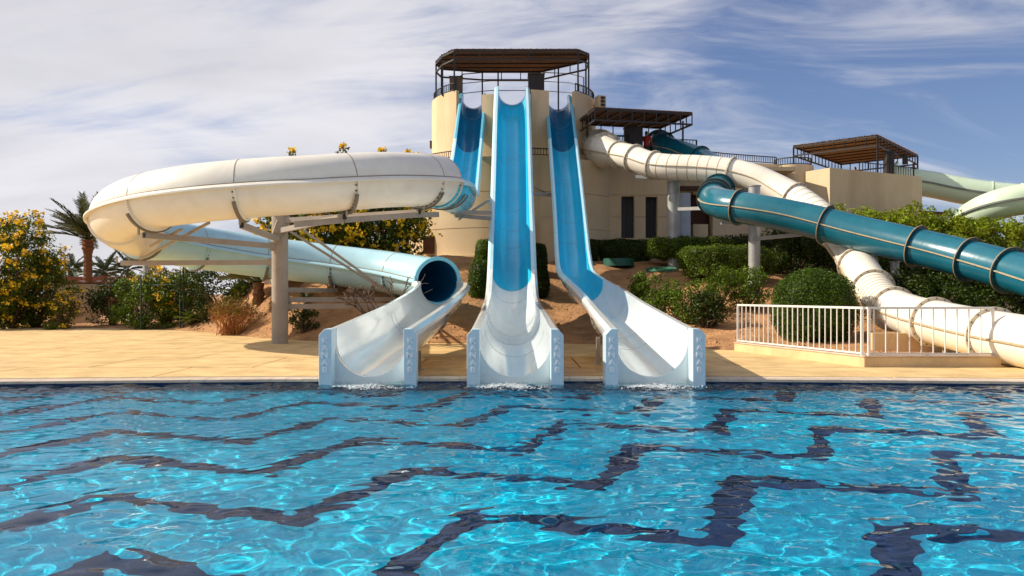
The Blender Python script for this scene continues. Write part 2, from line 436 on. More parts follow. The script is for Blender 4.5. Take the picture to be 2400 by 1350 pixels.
damp_deck()

# ------------------------------------------------------------------ ground
YB = np.array([(-400, 46), (-60, 44), (-24, 41), (-17, 39.5), (-13, 36), (-9.5, 31.6), (-7, 29.2), (-2.2, 27.8), (2.3, 27.4), (5.2, 25.8), (6.3, 24.3), (8.2, 22.6), (10, 22.2), (16, 22), (60, 24), (400, 26)], float)
def yb(x): return np.interp(x, YB[:, 0], YB[:, 1])
def hnoise(x, y):
    return (0.5 * np.sin(0.9 * x + 1.3 * np.sin(0.7 * y)) * np.sin(1.1 * y + 0.8 * np.sin(0.6 * x + 1)) + 0.3 * np.sin(2.3 * x + 1.7 * y + np.sin(1.9 * y)) * np.sin(2.9 * y - 1.1 * x)
            + 0.2 * np.sin(5.3 * x + 2.1 * np.sin(3.1 * y)) * np.sin(4.7 * y + 1.3 * x))
def hgt(x, y):
    x, y = np.asarray(x, float), np.asarray(y, float)
    d = y - yb(x)
    amp = np.interp(x, [-400, -21, -17.5, -14, -11, -8, -3, 8, 14, 22, 60, 400], [0.1, 0.1, 0.35, 1.5, 2.5, 3.0, 3.3, 3.3, 2.6, 2.4, 2.0, 1.0])
    far = 1 - sstep(70, 160, y)
    run = np.interp(x, [-20, -10, 0, 4, 8], [6, 5, 12.5, 15, 20])
    ramp = np.clip(d / run, 0, 1)
    ramp = 0.35 * ramp + 0.65 * ramp * ramp * (3 - 2 * ramp)
    z = amp * ramp * far
    z = z + hnoise(x, y) * 0.13 * sstep(0.2, 2.5, d) * (1 - 0.75 * sstep(9, 14, d))
    return np.where(d < 0, -0.06, z - 0.03 * (1 - sstep(0, 0.5, d)))
def gz(x, y): return float(hgt(x, y))
def axis(fine0, fine1, step, far):
    a = list(np.arange(fine0, fine1 + 1e-6, step)); d = step
    while a[-1] < far: d *= 1.35; a.append(a[-1] + d)
    d = step; b = [a[0]]
    while b[-1] > -far: d *= 1.35; b.append(b[-1] - d)
    return np.array(b[:0:-1] + a)
gx = axis(-26, 26, 0.22, 6000)
gy = [17.5]
while gy[-1] < 22: gy.append(gy[-1] + 0.5)
while gy[-1] < 46: gy.append(gy[-1] + 0.22)
dstep = 0.3
while gy[-1] < 7000: dstep *= 1.25; gy.append(gy[-1] + dstep)
gy = np.array(gy)
XX, YY = np.meshgrid(gx, gy)
ZZ = hgt(XX, YY)
V = np.stack([XX, YY, ZZ], -1).reshape(-1, 3)
ny, nx = XX.shape
ii, jj = np.meshgrid(np.arange(ny - 1), np.arange(nx - 1), indexing='ij')
a = ii * nx + jj
Q = np.stack([a, a + 1, a + nx + 1, a + nx], -1).reshape(-1, 4)
tag(qmesh('ground', V, Q, M['sand'], smooth=True), 'bare sandy earth rising in a mound behind the pool deck', kind='structure')

# small clods and pebbles on the bank
def clods(n):
    V, Fc = [], []
    rnd = random.Random(3)
    while n > 0:
        x = rnd.uniform(-14, 11); y = float(yb(x)) + abs(rnd.gauss(0, 3.2)) + 0.15
        s = rnd.uniform(0.015, 0.06) * (1.8 if rnd.random() < 0.07 else 1)
        z = gz(x, y); b = len(V)
        for (dx, dy, dz) in ((1, 0, 0), (0, 1, 0), (-1, 0, 0), (0, -1, 0), (0, 0, 0.8)):
            V.append((x + dx * s * rnd.uniform(.6, 1.3), y + dy * s * rnd.uniform(.6, 1.3), z + dz * s * rnd.uniform(.7, 1.2) - 0.005))
        Fc += [(b, b + 1, b + 4), (b + 1, b + 2, b + 4), (b + 2, b + 3, b + 4), (b + 3, b, b + 4)]
        n -= 1
    tag(mesh('gravel', V, Fc, M['sand']), 'small clods and pebbles scattered over the sandy bank', 'gravel', kind='stuff')
clods(2600)

# ------------------------------------------------------------------ pool: basin, water, coping, deck slabs
ZW, ZF = -0.085, -1.15
XL, YN = 19.0, 2.4                            # half width of the pool and its near edge
def yc(x): return 16.35 - 0.62 * (np.asarray(x, float) / 9.7) ** 2 * (1 - 0.25 * np.minimum(1, (np.abs(np.asarray(x, float)) / 19.0) ** 2))
def pooltile(name, c1, c2, sc):
    m = bpy.data.materials.new(name); m.use_nodes = True
    N, L = m.node_tree.nodes, m.node_tree.links; p = N['Principled BSDF']; p.inputs['Roughness'].default_value = 0.35
    g = N.new('ShaderNodeNewGeometry')
    bt = N.new('ShaderNodeTexBrick'); bt.offset = 0.0
    bt.inputs['Scale'].default_value = sc; bt.inputs['Mortar Size'].default_value = 0.03; bt.inputs['Brick Width'].default_value = 0.5; bt.inputs['Row Height'].default_value = 0.5
    bt.inputs['Color1'].default_value = (*c1, 1); bt.inputs['Color2'].default_value = (*c2, 1); bt.inputs['Mortar'].default_value = (*[v * 0.8 + 0.03 for v in c1], 1)
    L.new(g.outputs['Position'], bt.inputs['Vector'])
    L.new(bt.outputs[0], p.inputs['Base Color'])
    return m
M['tile'] = pooltile('pool_mosaic', (0.002, 0.60, 0.89), (0.005, 0.70, 0.94), 18)
M['tiledark'] = pooltile('navy_mosaic', (0.002, 0.012, 0.075), (0.005, 0.022, 0.11), 18)
n = 60
xs = np.linspace(-XL, XL, n + 1)
V = [(x, YN, ZF) for x in xs] + [(x, float(yc(x)), ZF) for x in xs]
pf = mesh('pool_floor', V, [(i, i + 1, n + 2 + i, n + 1 + i) for i in range(n)], M['tile'])
tag(pf, 'turquoise mosaic floor of the pool', kind='structure')
pf.cycles.is_caustics_receiver = True
V = [(x, float(yc(x)), ZF) for x in xs] + [(x, float(yc(x)), -0.05) for x in xs]
k = len(V); Fc = [(i, i + 1, n + 2 + i, n + 1 + i) for i in range(n)]
V += [(-XL, YN, ZF), (-XL, YN, -0.05), (XL, YN, ZF), (XL, YN, -0.05)]
Fc += [(k, 0, n + 1, k + 1), (n, k + 2, k + 3, 2 * n + 1), (k + 2, k, k + 1, k + 3)]
pw = tag(mesh('pool_wall', V, Fc, M['tiledark']), 'tiled side walls of the pool basin', kind='structure')  # navy on the whole wall stands for the dark reflection below the coping
pw.cycles.is_caustics_receiver = True

# navy stair-step bands laid in the pool floor
e1, e2 = np.array([1.98, -0.73]), np.array([0.73, 1.98])
eu1, eu2 = e1 / np.linalg.norm(e1), e2 / np.linalg.norm(e2)
def clip_poly(poly, a, b, c):
    res = []
    for i in range(len(poly)):
        p, q = poly[i], poly[(i + 1) % len(poly)]
        dp, dq = a * p[0] + b * p[1] - c, a * q[0] + b * q[1] - c
        if dp <= 0: res.append(p)
        if (dp < 0) != (dq < 0) and dp != dq:
            t = dp / (dp - dq); res.append((p[0] + t * (q[0] - p[0]), p[1] + t * (q[1] - p[1])))
    return res
hw = 0.15
for fam in range(-5, 8):
    for st in range(-9, 9):
        p0 = np.array([-1.12, 9.42]) + fam * 0.64 * (e2 - e1) + st * (e1 + e2)
        p1 = p0 + e1; p2 = p1 + e2
        segs = [(p0 - eu1 * hw, p1 + eu1 * hw, eu2), (p1 + eu2 * hw, p2 - eu2 * hw, eu1)]
        for a_, b_, nn in segs:
            poly = [tuple(a_ - nn * hw), tuple(b_ - nn * hw), tuple(b_ + nn * hw), tuple(a_ + nn * hw)]
            cy_ = float(yc((a_[0] + b_[0]) / 2)) - 0.25
            for pl in ((1, 0, XL - 0.1), (-1, 0, XL - 0.1), (0, -1, -(YN + 0.1)), (0, 1, cy_)):
                poly = clip_poly(poly, *pl)
                if len(poly) < 3: break
            if len(poly) < 3 or abs(poly[0][0]) > 12: continue
            ar = sum(poly[i][0] * poly[(i + 1) % len(poly)][1] - poly[(i + 1) % len(poly)][0] * poly[i][1] for i in range(len(poly)))
            if abs(ar) < 0.02: continue
            if ar < 0: poly.reverse()
            b = mesh('tile_band', [(x, y, ZF + 0.004) for x, y in poly], [tuple(range(len(poly)))], M['tiledark'], pf)
            b.cycles.is_caustics_receiver = True

# water surface: a real rippled sheet
def waves(X, Y):
    rng = np.random.default_rng(11)
    Z = np.zeros_like(X)
    wx = X + 0.10 * np.sin(1.3 * Y + 0.7 * X) ; wy = Y + 0.10 * np.sin(1.7 * X - 0.5 * Y)
    for lam, amp, cnt in ((1.5, 0.0062, 6), (0.66, 0.0046, 10), (0.36, 0.0023, 18), (0.21, 0.00088, 26), (0.13, 0.00022, 22)):
        for _ in range(cnt):
            l = lam * rng.uniform(0.75, 1.3); k_ = 2 * math.pi / l
            th = rng.normal(math.pi / 2, 1.05)
            ph = rng.uniform(0, 6.28)
            if _ % 6 == 0: env = 0.65 + 0.35 * np.sin(0.35 * X * rng.uniform(.5, 1.5) + 0.5 * Y * rng.uniform(.5, 1.5) + rng.uniform(0, 6.28))
            Z += amp * 0.62 * env * np.sin(k_ * (wx * math.cos(th) + wy * math.sin(th)) + ph)
    return Z * (1 + 0.45 * sstep(9.0, 15.0, Y))
wxs = np.concatenate([np.arange(-XL, -11.5, 0.10), np.arange(-11.5, 11.5, 0.029), np.arange(11.5, XL + 0.01, 0.10)])
wxs[0], wxs[-1] = -XL, XL
nv = 460
tt = np.linspace(0, 1, nv)
XX = np.repeat(wxs[None, :], nv, 0)
YY = YN + (yc(wxs)[None, :] - YN) * tt[:, None]
ZZ = ZW + waves(XX, YY)
# turbulence where water runs out of the slides
for sx in (-2.68, 0.06, 2.66):
    rr = np.hypot(XX - sx, (YY - 15.7) * 0.8)
    ZZ += 0.006 * np.exp(-(rr / 1.3) ** 2) * (np.sin(17 * XX + 5 * np.sin(9 * YY)) + np.sin(23 * YY + 4 * np.sin(11 * XX)))
V = np.stack([XX, YY, ZZ], -1).reshape(-1, 3)
ny, nx = XX.shape
ii, jj = np.meshgrid(np.arange(ny - 1), np.arange(nx - 1), indexing='ij')
a = ii * nx + jj
Q = np.stack([a, a + 1, a + nx + 1, a + nx], -1).reshape(-1, 4)
wm = bpy.data.materials.new('pool_water'); wm.use_nodes = True
N, L = wm.node_tree.nodes, wm.node_tree.links
N.remove(N['Principled BSDF'])
rf = N.new('ShaderNodeBsdfRefraction'); rf.inputs['Color'].default_value = (0.82, 1.0, 1.0, 1); rf.inputs['Roughness'].default_value = 0.0; rf.inputs['IOR'].default_value = 1.333
gl = N.new('ShaderNodeBsdfGlossy'); gl.inputs['Roughness'].default_value = 0.0; gl.inputs['Color'].default_value = (0.95, 0.97, 1.0, 1)
fz = N.new('ShaderNodeFresnel'); fz.inputs['IOR'].default_value = 1.333
fm = N.new('ShaderNodeMath'); fm.operation = 'MULTIPLY'; fm.inputs[1].default_value = 0.62
mxs = N.new('ShaderNodeMixShader')
L.new(fz.outputs[0], fm.inputs[0]); L.new(fm.outputs[0], mxs.inputs[0]); L.new(rf.outputs[0], mxs.inputs[1]); L.new(gl.outputs[0], mxs.inputs[2]); L.new(mxs.outputs[0], N['Material Output'].inputs[0])
water = tag(qmesh('water', V, Q, wm, smooth=True), 'clear rippled water of the swimming pool', kind='structure')
water.cycles.is_caustics_caster = True

# coping stones, gutter grating and deck slabs
cop = tag(mesh('coping', [(x, float(yc(x)) + d, -0.055) for d in (0.0, 0.62) for x in xs], [(i, i + 1, n + 2 + i, n + 1 + i) for i in range(n)], M['coping']), 'pale stone coping along the pool edge', kind='structure')
x = -XL
while x < XL - 0.2:
    w = 0.30; x1 = min(x + w, XL); g = 0.004
    jz = random.uniform(-0.003, 0.003)
    V = []
    for z in (-0.06, 0.0 + jz):
        for xx, yo in ((x + g, -0.03), (x1 - g, -0.03), (x1 - g, 0.30), (x + g, 0.30)):
            V.append((xx, float(yc(xx)) + yo, z - (0.012 if (yo < 0 and z > -0.03) else 0)))
    mesh('coping_stone', V, [(3, 2, 1, 0), (4, 5, 6, 7), (0, 1, 5, 4), (1, 2, 6, 5), (2, 3, 7, 6), (3, 0, 4, 7)], M['coping'], cop)
    x = x1
V, Fc = [], []
for x in np.arange(-XL, XL, 0.05):
    b = len(V); y = float(yc(x))
    for z in (-0.05, -0.004):
        V += [(x, y + 0.32, z), (x + 0.028, y + 0.32, z), (x + 0.028, y + 0.47, z), (x, y + 0.47, z)]
    Fc += [(b + 4, b + 5, b + 6, b + 7), (b, b + 1, b + 5, b + 4), (b + 1, b + 2, b + 6, b + 5), (b + 2, b + 3, b + 7, b + 6), (b + 3, b, b + 4, b + 7)]
mesh('gutter_grating', V, Fc, M['grate'], cop, kind='stuff')
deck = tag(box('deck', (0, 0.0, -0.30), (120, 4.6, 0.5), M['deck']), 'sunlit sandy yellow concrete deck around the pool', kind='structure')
def slab(x0, x1, f0, f1, name='slab'):
    m_ = max(2, int((x1 - x0) / 0.8)); X = np.linspace(x0 + 0.018, x1 - 0.018, m_ + 1)
    V = []
    for xx in X:
        a_, b_ = float(f0(xx)) + 0.02, float(f1(xx)) - 0.02
        if b_ - a_ < 0.02: b_ = a_ + 0.02
        V += [(xx, a_, -0.045), (xx, a_, 0.0), (xx, b_, 0.0), (xx, b_, -0.045)]
    Fc = []
    for i in range(m_):
        a_, b_ = 4 * i, 4 * i + 4
        Fc += [(a_ + 1, b_ + 1, b_ + 2, a_ + 2), (a_, b_, b_ + 1, a_ + 1), (a_ + 2, b_ + 2, b_ + 3, a_ + 3)]
    Fc += [(0, 1, 2, 3), (4 * m_ + 3, 4 * m_ + 2, 4 * m_ + 1, 4 * m_)]
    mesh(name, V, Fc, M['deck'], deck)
rows = [18.7, 21.6, 25.2, 29.6, 34.6, 46.5]
jig = [0, 1.3, 2.6, 0.7, 2.2, 1.1]
edges = [-60, -34] + list(np.arange(-25, 25.1, 3.6)) + [34, 60]
for ri, yr in enumerate(rows):
    lo = (lambda x: yc(np.clip(x, -XL, XL)) + 0.49) if ri == 0 else (lambda x, y0=rows[ri - 1]: np.full_like(np.asarray(x, float), y0))
    ed = [edges[0]] + [e + jig[ri] for e in edges[1:-1]] + [edges[-1]]
    for x0, x1 in zip(ed[:-1], ed[1:]):
        xm = np.linspace(x0, x1, 9)
        if np.all(np.minimum(yr, yb(xm) + 0.25) - lo(xm) < 0.05): continue
        slab(x0, x1, lo, lambda x, yr=yr: np.minimum(yr, yb(x) + 0.25))
V = [(-60, 16.0, -0.05), (60, 16.0, -0.05), (60, 24, -0.05), (-60, 24, -0.05)]
# side decks left and right of the pool
for s in (-1, 1):
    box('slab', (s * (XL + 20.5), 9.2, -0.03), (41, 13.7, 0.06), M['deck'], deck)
mesh('bedding', [(-60, 16.84, -0.048), (60, 16.84, -0.048), (60, 17.6, -0.048), (-60, 17.6, -0.048)], [(0, 1, 2, 3)], M['sand'], deck)

# ------------------------------------------------------------------ water slides
RI = 0.68                                       # inner radius of the open flumes
def uprof(ri=RI, th=0.03, wall=0.24, n=22):
    """closed U profile, rim at up = 0"""
    A = np.linspace(0, -math.pi, n)
    inn = [(ri, 0.0)] + [(ri * math.cos(a), -wall + ri * math.sin(a)) for a in A] + [(-ri, 0.0)]
    ro = ri + th
    outp = [(-ro, 0.0)] + [(ro * math.cos(a), -wall + ro * math.sin(a)) for a in A[::-1]] + [(ro, 0.0)]
    return inn + outp
def lipprof(side, ri=RI, w=0.19):
    a = [(ri - 0.006, 0.012), (ri + w * 0.55, 0.012), (ri + w, -0.07), (ri + w, -0.15), (ri + w - 0.03, -0.15), (ri + w - 0.03, -0.08), (ri + w * 0.5, -0.025), (ri - 0.006, -0.025)]
    return [(side * x, y) for x, y in a]
def flume(root, P, S, cuts, skins, rims, bolts_at=(), D=None):
    """open flume cut into sections; P stations, S scales, cuts station numbers"""
    fr = frames(P); D = np.zeros(len(P)) if D is None else D
    for (i0, i1), m_, mr_ in zip(zip(cuts[:-1], cuts[1:]), skins, rims):
        sl_ = slice(i0, i1 + 1); f = tuple(a_[sl_] for a_ in fr)
        body = sweep('flume_section', P[sl_], uprof(), m_, root, S[sl_], fr=f, uoff=D[sl_])
        for sd in (-1, 1):
            # rim pieces, each about two metres long with a thin joint
            step = 14
            for j0 in range(i0, i1, step):
                j1 = min(j0 + step, i1)
                if i1 - j1 < 5: j1 = i1
                q = slice(j0, j1 + 1)
                Pq = np.array(P[q][:, :3]); d = Pq[-1] - Pq[-2]; d /= np.linalg.norm(d); Pq[-1] -= d * 0.014
                sweep('rim', Pq, lipprof(sd), mr_, body, S[q], fr=tuple(a_[q] for a_ in fr), angle=20)
                if j1 == i1: break
    T = fr[0]
    for i in sorted(set(bolts_at) | set(range(cuts[0] + 20, cuts[-1] - 8, 31))):
        # thin joint line across the channel
        c = Vector(P[i][:3]) - Vector(fr[2][i]) * (0.24 * S[i] - D[i])
        ringobj('joint_line', c, T[i], RI * S[i] - 0.004, RI * S[i] + 0.012, 0.016, M['jointline'], root, 184, 356, 26)
    for i in bolts_at:
        c = Vector(P[i][:3]) - Vector(fr[2][i]) * (0.24 * S[i] - D[i])
        r_ = (RI + 0.03) * S[i]
        ringobj('flange', c, T[i], r_ + 0.002, r_ + 0.07, 0.05, M['flange'], root, 180, 360, 26)
        bolts(c, T[i], r_ + 0.042, 0.05, 14, M['bolt'], root, 185, 355, 0.016)

LETTERS = {}
def letter_mesh(ch):
    if ch in LETTERS: return LETTERS[ch]
    cu = bpy.data.curves.new('letter', 'FONT'); cu.body = ch; cu.size = 0.165; cu.extrude = 0.014; cu.bevel_depth = 0.002; cu.bevel_resolution = 1; cu.offset = 0.002
    cu.align_x = 'CENTER'
    ob = bpy.data.objects.new('letter', cu); COL.objects.link(ob)
    bpy.context.view_layer.update()
    me = bpy.data.meshes.new_from_object(ob.evaluated_get(bpy.context.evaluated_depsgraph_get()))
    bpy.data.objects.remove(ob); bpy.data.curves.remove(cu)
    me.name = 'letter'; me.materials.clear(); me.materials.append(M['letter'])
    LETTERS[ch] = me
    return me
def exit_block(root, xc, ye, zr, W, yaw=0.0):
    """square end of a flume: plate with a U hole and two side walls lettered on the front"""
    rot = Matrix.Rotation(yaw, 3, 'Z')
    def w(x, y, z): return Vector((xc, ye, 0)) + rot @ Vector((x, y, 0)) + Vector((0, 0, z))
    zb, pw_ = -0.5, 0.235
    hwid = W / 2
    # plate
    A = np.linspace(0, -math.pi, 28)
    inn = [(RI, zr - 0.02)] + [(RI * math.cos(a), zr - 0.24 + RI * math.sin(a)) for a in A] + [(-RI, zr - 0.02)]
    xo = hwid - 0.05
    outr = []
    for (x, z) in inn:
        if z > zr - 0.6: outr.append((xo if x > 0 else -xo, z))
        else: outr.append((max(-xo, min(xo, x * 1.6)), zb))
    V, Fc = [], []; nn = len(inn)
    for y in (0.42, 0.50):
        V += [w(x, y, z) for x, z in inn] + [w(x, y, z) for x, z in outr]
    for i in range(nn - 1):
        a, b, c, d = i, i + 1, nn + i + 1, nn + i
        Fc += [(a, d, c, b), (2 * nn + a, 2 * nn + b, 2 * nn + c, 2 * nn + d), (a, b, 2 * nn + b, 2 * nn + a)]
    pl = mesh('end_plate', V, Fc, M['palewhite'], root)
    bm = bmesh.new(); bm.from_mesh(pl.data); bmesh.ops.remove_doubles(bm, verts=bm.verts, dist=1e-4); bmesh.ops.recalc_face_normals(bm, faces=bm.faces); bm.to_mesh(pl.data); bm.free()
    # floor of the end box, just under the water
    mesh('end_floor', [w(-hwid + 0.02, 0.0, -0.165), w(hwid - 0.02, 0.0, -0.165), w(hwid - 0.02, 0.5, -0.10), w(-hwid + 0.02, 0.5, -0.10)], [(0, 1, 2, 3)], M['palewhite'], root)
    for sd in (-1, 1):
        xi, xo_ = hwid - pw_, hwid
        prof = [(xi, zb), (xo_, zb), (xo_, zr - 0.10), (xo_ - 0.10, zr + 0.012), (xi, zr + 0.012)]
        V = [w(sd * x, y, z) for y in (0.0, 0.52) for x, z in prof]
        Fc = [tuple(range(5)), tuple(range(9, 4, -1))] + [(i, 5 + i, 5 + (i + 1) % 5, (i + 1) % 5) for i in range(5)]
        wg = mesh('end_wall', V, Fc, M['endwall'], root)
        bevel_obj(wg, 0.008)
        for i, ch in enumerate('KANAB'):
            lo = bpy.data.objects.new('letter', letter_mesh(ch)); COL.objects.link(lo)
            setparent(lo, wg)
            p_ = w(sd * (hwid - 0.115), -0.001, zr - 0.255 - i * 0.135)
            lo.matrix_basis = Matrix.Translation(p_) @ rot.to_4x4() @ Matrix.Rotation(R(90), 4, 'X') @ Matrix.Diagonal((1.0, 0.88, 1, 1))

def foam(xc, y, seed, label, off=0.0):
    rnd = random.Random(seed); V, Fc = [], []
    def blob(cx_, cy_, cz_, sx, sy, sz):
        b = len(V)
        for d in ((1, 0, 0), (0, 1, 0), (-1, 0, 0), (0, -1, 0), (0, 0, 1), (0, 0, -1)):
            V.append((cx_ + d[0] * sx * rnd.uniform(.7, 1.2), cy_ + d[1] * sy * rnd.uniform(.7, 1.2), cz_ + d[2] * sz * rnd.uniform(.7, 1.2)))
        for k_ in range(4):
            Fc.append((b + k_, b + (k_ + 1) % 4, b + 4)); Fc.append((b + (k_ + 1) % 4, b + k_, b + 5))
    for k_ in range(1500):
        a, b_ = rnd.gauss(0, 1), abs(rnd.gauss(0, 1))
        h_ = 0.09 * math.exp(-a * a * 0.6) * math.exp(-b_ * .8) * rnd.random() ** 1.5; s_ = rnd.uniform(0.003, 0.012)
        blob(xc + off + a * 0.30, y + 0.03 - b_ * 0.28, ZW + h_, s_ * rnd.uniform(1, 2.4), s_ * 1.2, s_ * rnd.uniform(.5, 1))
    for k_ in range(40):
        s_ = rnd.uniform(0.003, 0.007); blob(xc + off + rnd.gauss(0, 0.35), y - abs(rnd.gauss(0, 0.15)), ZW + abs(rnd.gauss(0, 0.08)), s_, s_, s_)
    tag(mesh('splash_foam', V, Fc, M['foam'], None, True), label, 'foam', kind='stuff')

# middle slide: straight speed flume
pts = [(0.06, 16.32, 0.94, 1.0), (0.05, 20.8, 1.15, 1.0), (0.0, 25.5, 1.38, 1.0), (0.0, 28.0, 1.66, 1.0), (0.0, 29.8, 2.38, 1.0), (0.0, 31.4, 3.52, 1.0), (0.0, 33.6, 5.0, 1.0), (0.0, 36.0, 6.95, 1.0), (0.0, 38.7, 9.35, 1.0), (0.0, 40.2, 10.72, 0.99), (0.0, 41.2, 11.52, 0.98), (0.0, 42.0, 11.85, 0.97), (0.0, 43.0, 11.95, 0.97)]
P, _ = catmull(pts, 0.16); S = P[:, 3]; P = P[:, :3]
def idx(P, y): return int(np.argmin(np.abs(P[:, 1] - y)))
mid = thing('speed_slide', (0, 29, 0), 'widest and tallest blue speed slide in the middle, straight down the front of the tower', 'water slide')
c = [0, idx(P, 22.0), idx(P, 30.0), idx(P, 32.3), idx(P, 34.6), idx(P, 37.6), idx(P, 40.0), len(P) - 1]
flume(mid, P, S, c, [M['palewhite'], M['palewhite'], M['blue'], M['blue'], M['blue'], M['blue'], M['blue']], [M['palewhite'], M['palewhite'], M['rimblue'], M['rimblue'], M['rimblue'], M['rimblue'], M['rimblue']], bolts_at=c[1:-1])
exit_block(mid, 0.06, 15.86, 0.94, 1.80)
foam(0.06, 15.85, 1, 'small white splash where water leaves the middle slide', -0.1)

# right slide
pts = [(2.66, 16.26, 0.95, 1.0), (2.66, 19.0, 1.17, 0.96), (2.64, 22.0, 1.44, 0.90), (2.60, 25.0, 1.75, 0.88), (2.42, 28.6, 2.16, 0.82), (2.29, 30.6, 2.50, 0.79), (2.30, 32.2, 3.18, 0.79), (2.33, 33.6, 4.10, 0.79), (2.36, 35.6, 5.55, 0.79), (2.36, 38.0, 7.55, 0.79), (2.36, 40.8, 9.75, 0.79), (2.36, 42.4, 11.0, 0.79), (2.36, 43.3, 11.65, 0.79), (2.36, 44.1, 11.9, 0.79), (2.36, 44.9, 11.95, 0.79)]
P, _ = catmull(pts, 0.16); S = P[:, 3]; P = P[:, :3]
rgt = thing('speed_slide', (2.4, 29, 0), 'rightmost open blue slide, bending to a long white run-out', 'water slide')
c = [0, idx(P, 21.0), idx(P, 28.2), idx(P, 31.6), idx(P, 35.0), idx(P, 39.6), len(P) - 1]
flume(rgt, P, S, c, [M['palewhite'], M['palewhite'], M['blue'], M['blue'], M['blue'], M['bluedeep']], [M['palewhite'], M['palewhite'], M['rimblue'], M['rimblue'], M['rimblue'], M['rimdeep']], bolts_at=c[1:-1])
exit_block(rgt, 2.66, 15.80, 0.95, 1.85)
foam(2.66, 15.79, 2, 'small white splash where water leaves the right slide')

# left slide: flume from the tower, a full turn of tube, then an open run-out
HC, HR, TR = Vector((-7.24, 27.8, 0)), 5.1, 0.79
CC = Vector((-7.56, 27.8, 0))
ZPH = [(0, 5.22), (20, 5.08), (45, 4.84), (70, 4.55), (90, 4.39), (120, 4.18), (150, 3.94), (180, 3.67), (200, 3.44), (225, 3.22), (250, 2.96), (270, 2.76), (300, 2.44), (320, 2.2), (335, 2.06), (345, 1.97)]
def hz_(ph): return float(np.interp(ph, [a for a, b in ZPH], [b for a, b in ZPH]))
def hp(ph, r=HR, dz=0.0):
    return Vector((HC.x + r * math.cos(R(ph)), HC.y - r * math.sin(R(ph)), hz_(ph) + dz))
spi = thing('spiral_slide', (-7.6, 27.8, 0), 'white covered spiral slide on the left, looping round a grey column to an open run-out', 'water slide')
pts = [(-2.0, 44.9, 12.0, .8), (-2.0, 44.0, 11.95, .8), (-1.97, 43.1, 11.7, .8), (-1.97, 42.2, 11.05, .8), (-2.0, 40.4, 9.6, .8), (-2.03, 37.9, 7.75, .80), (-2.06, 35.6, 6.35, .84), (-2.06, 33.4, 5.60, .9), (-2.09, 31.0, 5.33, 1.0), (-2.13, 29.0, 5.25, 1.06)]
pts += [(*hp(a), 1.08) for a in (3, 8, 13, 18, 24)]
P, _ = catmull(pts, 0.16); S = P[:, 3]; P = P[:, :3]
dA = np.degrees(np.arctan2(HC.y - P[:, 1], P[:, 0] - HC.x))
iend = int(np.argmin(np.abs(dA - 17) + 100 * (P[:, 1] > 28)))
c = [0, idx(P, 39.4), idx(P, 36.0), idx(P, 32.0), idx(P, 28.6), iend]
Dd = 0.20 * sstep(36.0, 29.0, P[:, 1]) ; Dd = np.where(P[:, 1] < 29, 0.20, Dd)
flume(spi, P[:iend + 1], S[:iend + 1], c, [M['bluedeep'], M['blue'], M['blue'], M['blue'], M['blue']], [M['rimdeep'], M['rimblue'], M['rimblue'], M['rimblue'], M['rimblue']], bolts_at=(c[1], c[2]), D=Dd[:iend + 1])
cuts = [15, 27, 58, 89, 121, 155, 186, 215, 245, 275, 305, 335]
for k_, (a0, a1) in enumerate(zip(cuts[:-1], cuts[1:])):
    nst = max(6, int((a1 - a0) / 2))
    Ph = np.array([list(hp(a)) for a in np.linspace(a0, a1, nst)])
    A2 = np.linspace(a0, a1, nst)
    T = np.array([(hp(a + 0.5) - hp(a - 0.5)).normalized() for a in A2]); Sd = np.cross(T, [0, 0, 1.0]); Sd /= np.linalg.norm(Sd, axis=1)[:, None]; fr = (T, Sd, np.cross(Sd, T))
    up_m = M['ivory'] if k_ < 6 else M['paleblue']; lo_m = up_m
    if k_ == 0: lo_m = M['ivory']
    dgap = 0.012
    sec = sweep('upper_shell', Ph, arcband(TR - 0.03, TR, 1, 179, 24), up_m, spi, fr=fr)
    low = sweep('lower_shell', Ph, arcband(TR - 0.045, TR - 0.015, 181, 359, 24), lo_m, spi, fr=fr)
    for sd in (1, -1):
        sweep('side_lip', Ph, [(sd * (TR - 0.05), 0.05), (sd * (TR + 0.04), 0.045), (sd * (TR + 0.13), -0.03), (sd * (TR + 0.13), -0.075), (sd * (TR + 0.10), -0.075), (sd * (TR - 0.05), -0.02)], up_m, sec, fr=fr, angle=20)
        sweep('seam', Ph, [(sd * (TR - 0.03), 0.075), (sd * (TR + 0.016), 0.072), (sd * (TR + 0.016), 0.050), (sd * (TR - 0.03), 0.050)], M['seam'], sec, fr=fr)
    # joint at the start of each section: dark seam above, bolted flange below
    t = fr[0][0]
    ringobj('joint_seam', Ph[0], t, TR - 0.04, TR + 0.006, 0.022, M['seam'], sec, 6, 174, 30)
    ringobj('flange', Ph[0], t, TR - 0.02, TR + 0.055, 0.045, lo_m, low, 184, 356, 30)
    bolts(Vector(Ph[0]) + Vector(t) * 0.06, t, TR - 0.005, 0.01, 15, M['bolt'], low, 186, 354, 0.02)
# saddles under the tube
for a in (6, 11, 27.6, 58.6, 89.6, 121.6, 186.5, 215.5, 245.5, 275.5, 305.5):
    t = (hp(a + .5) - hp(a - .5)).normalized()
    ringobj('saddle', hp(a), t, TR + 0.058, TR + 0.10, 0.09, M['strap'], spi, 208, 332, 24)
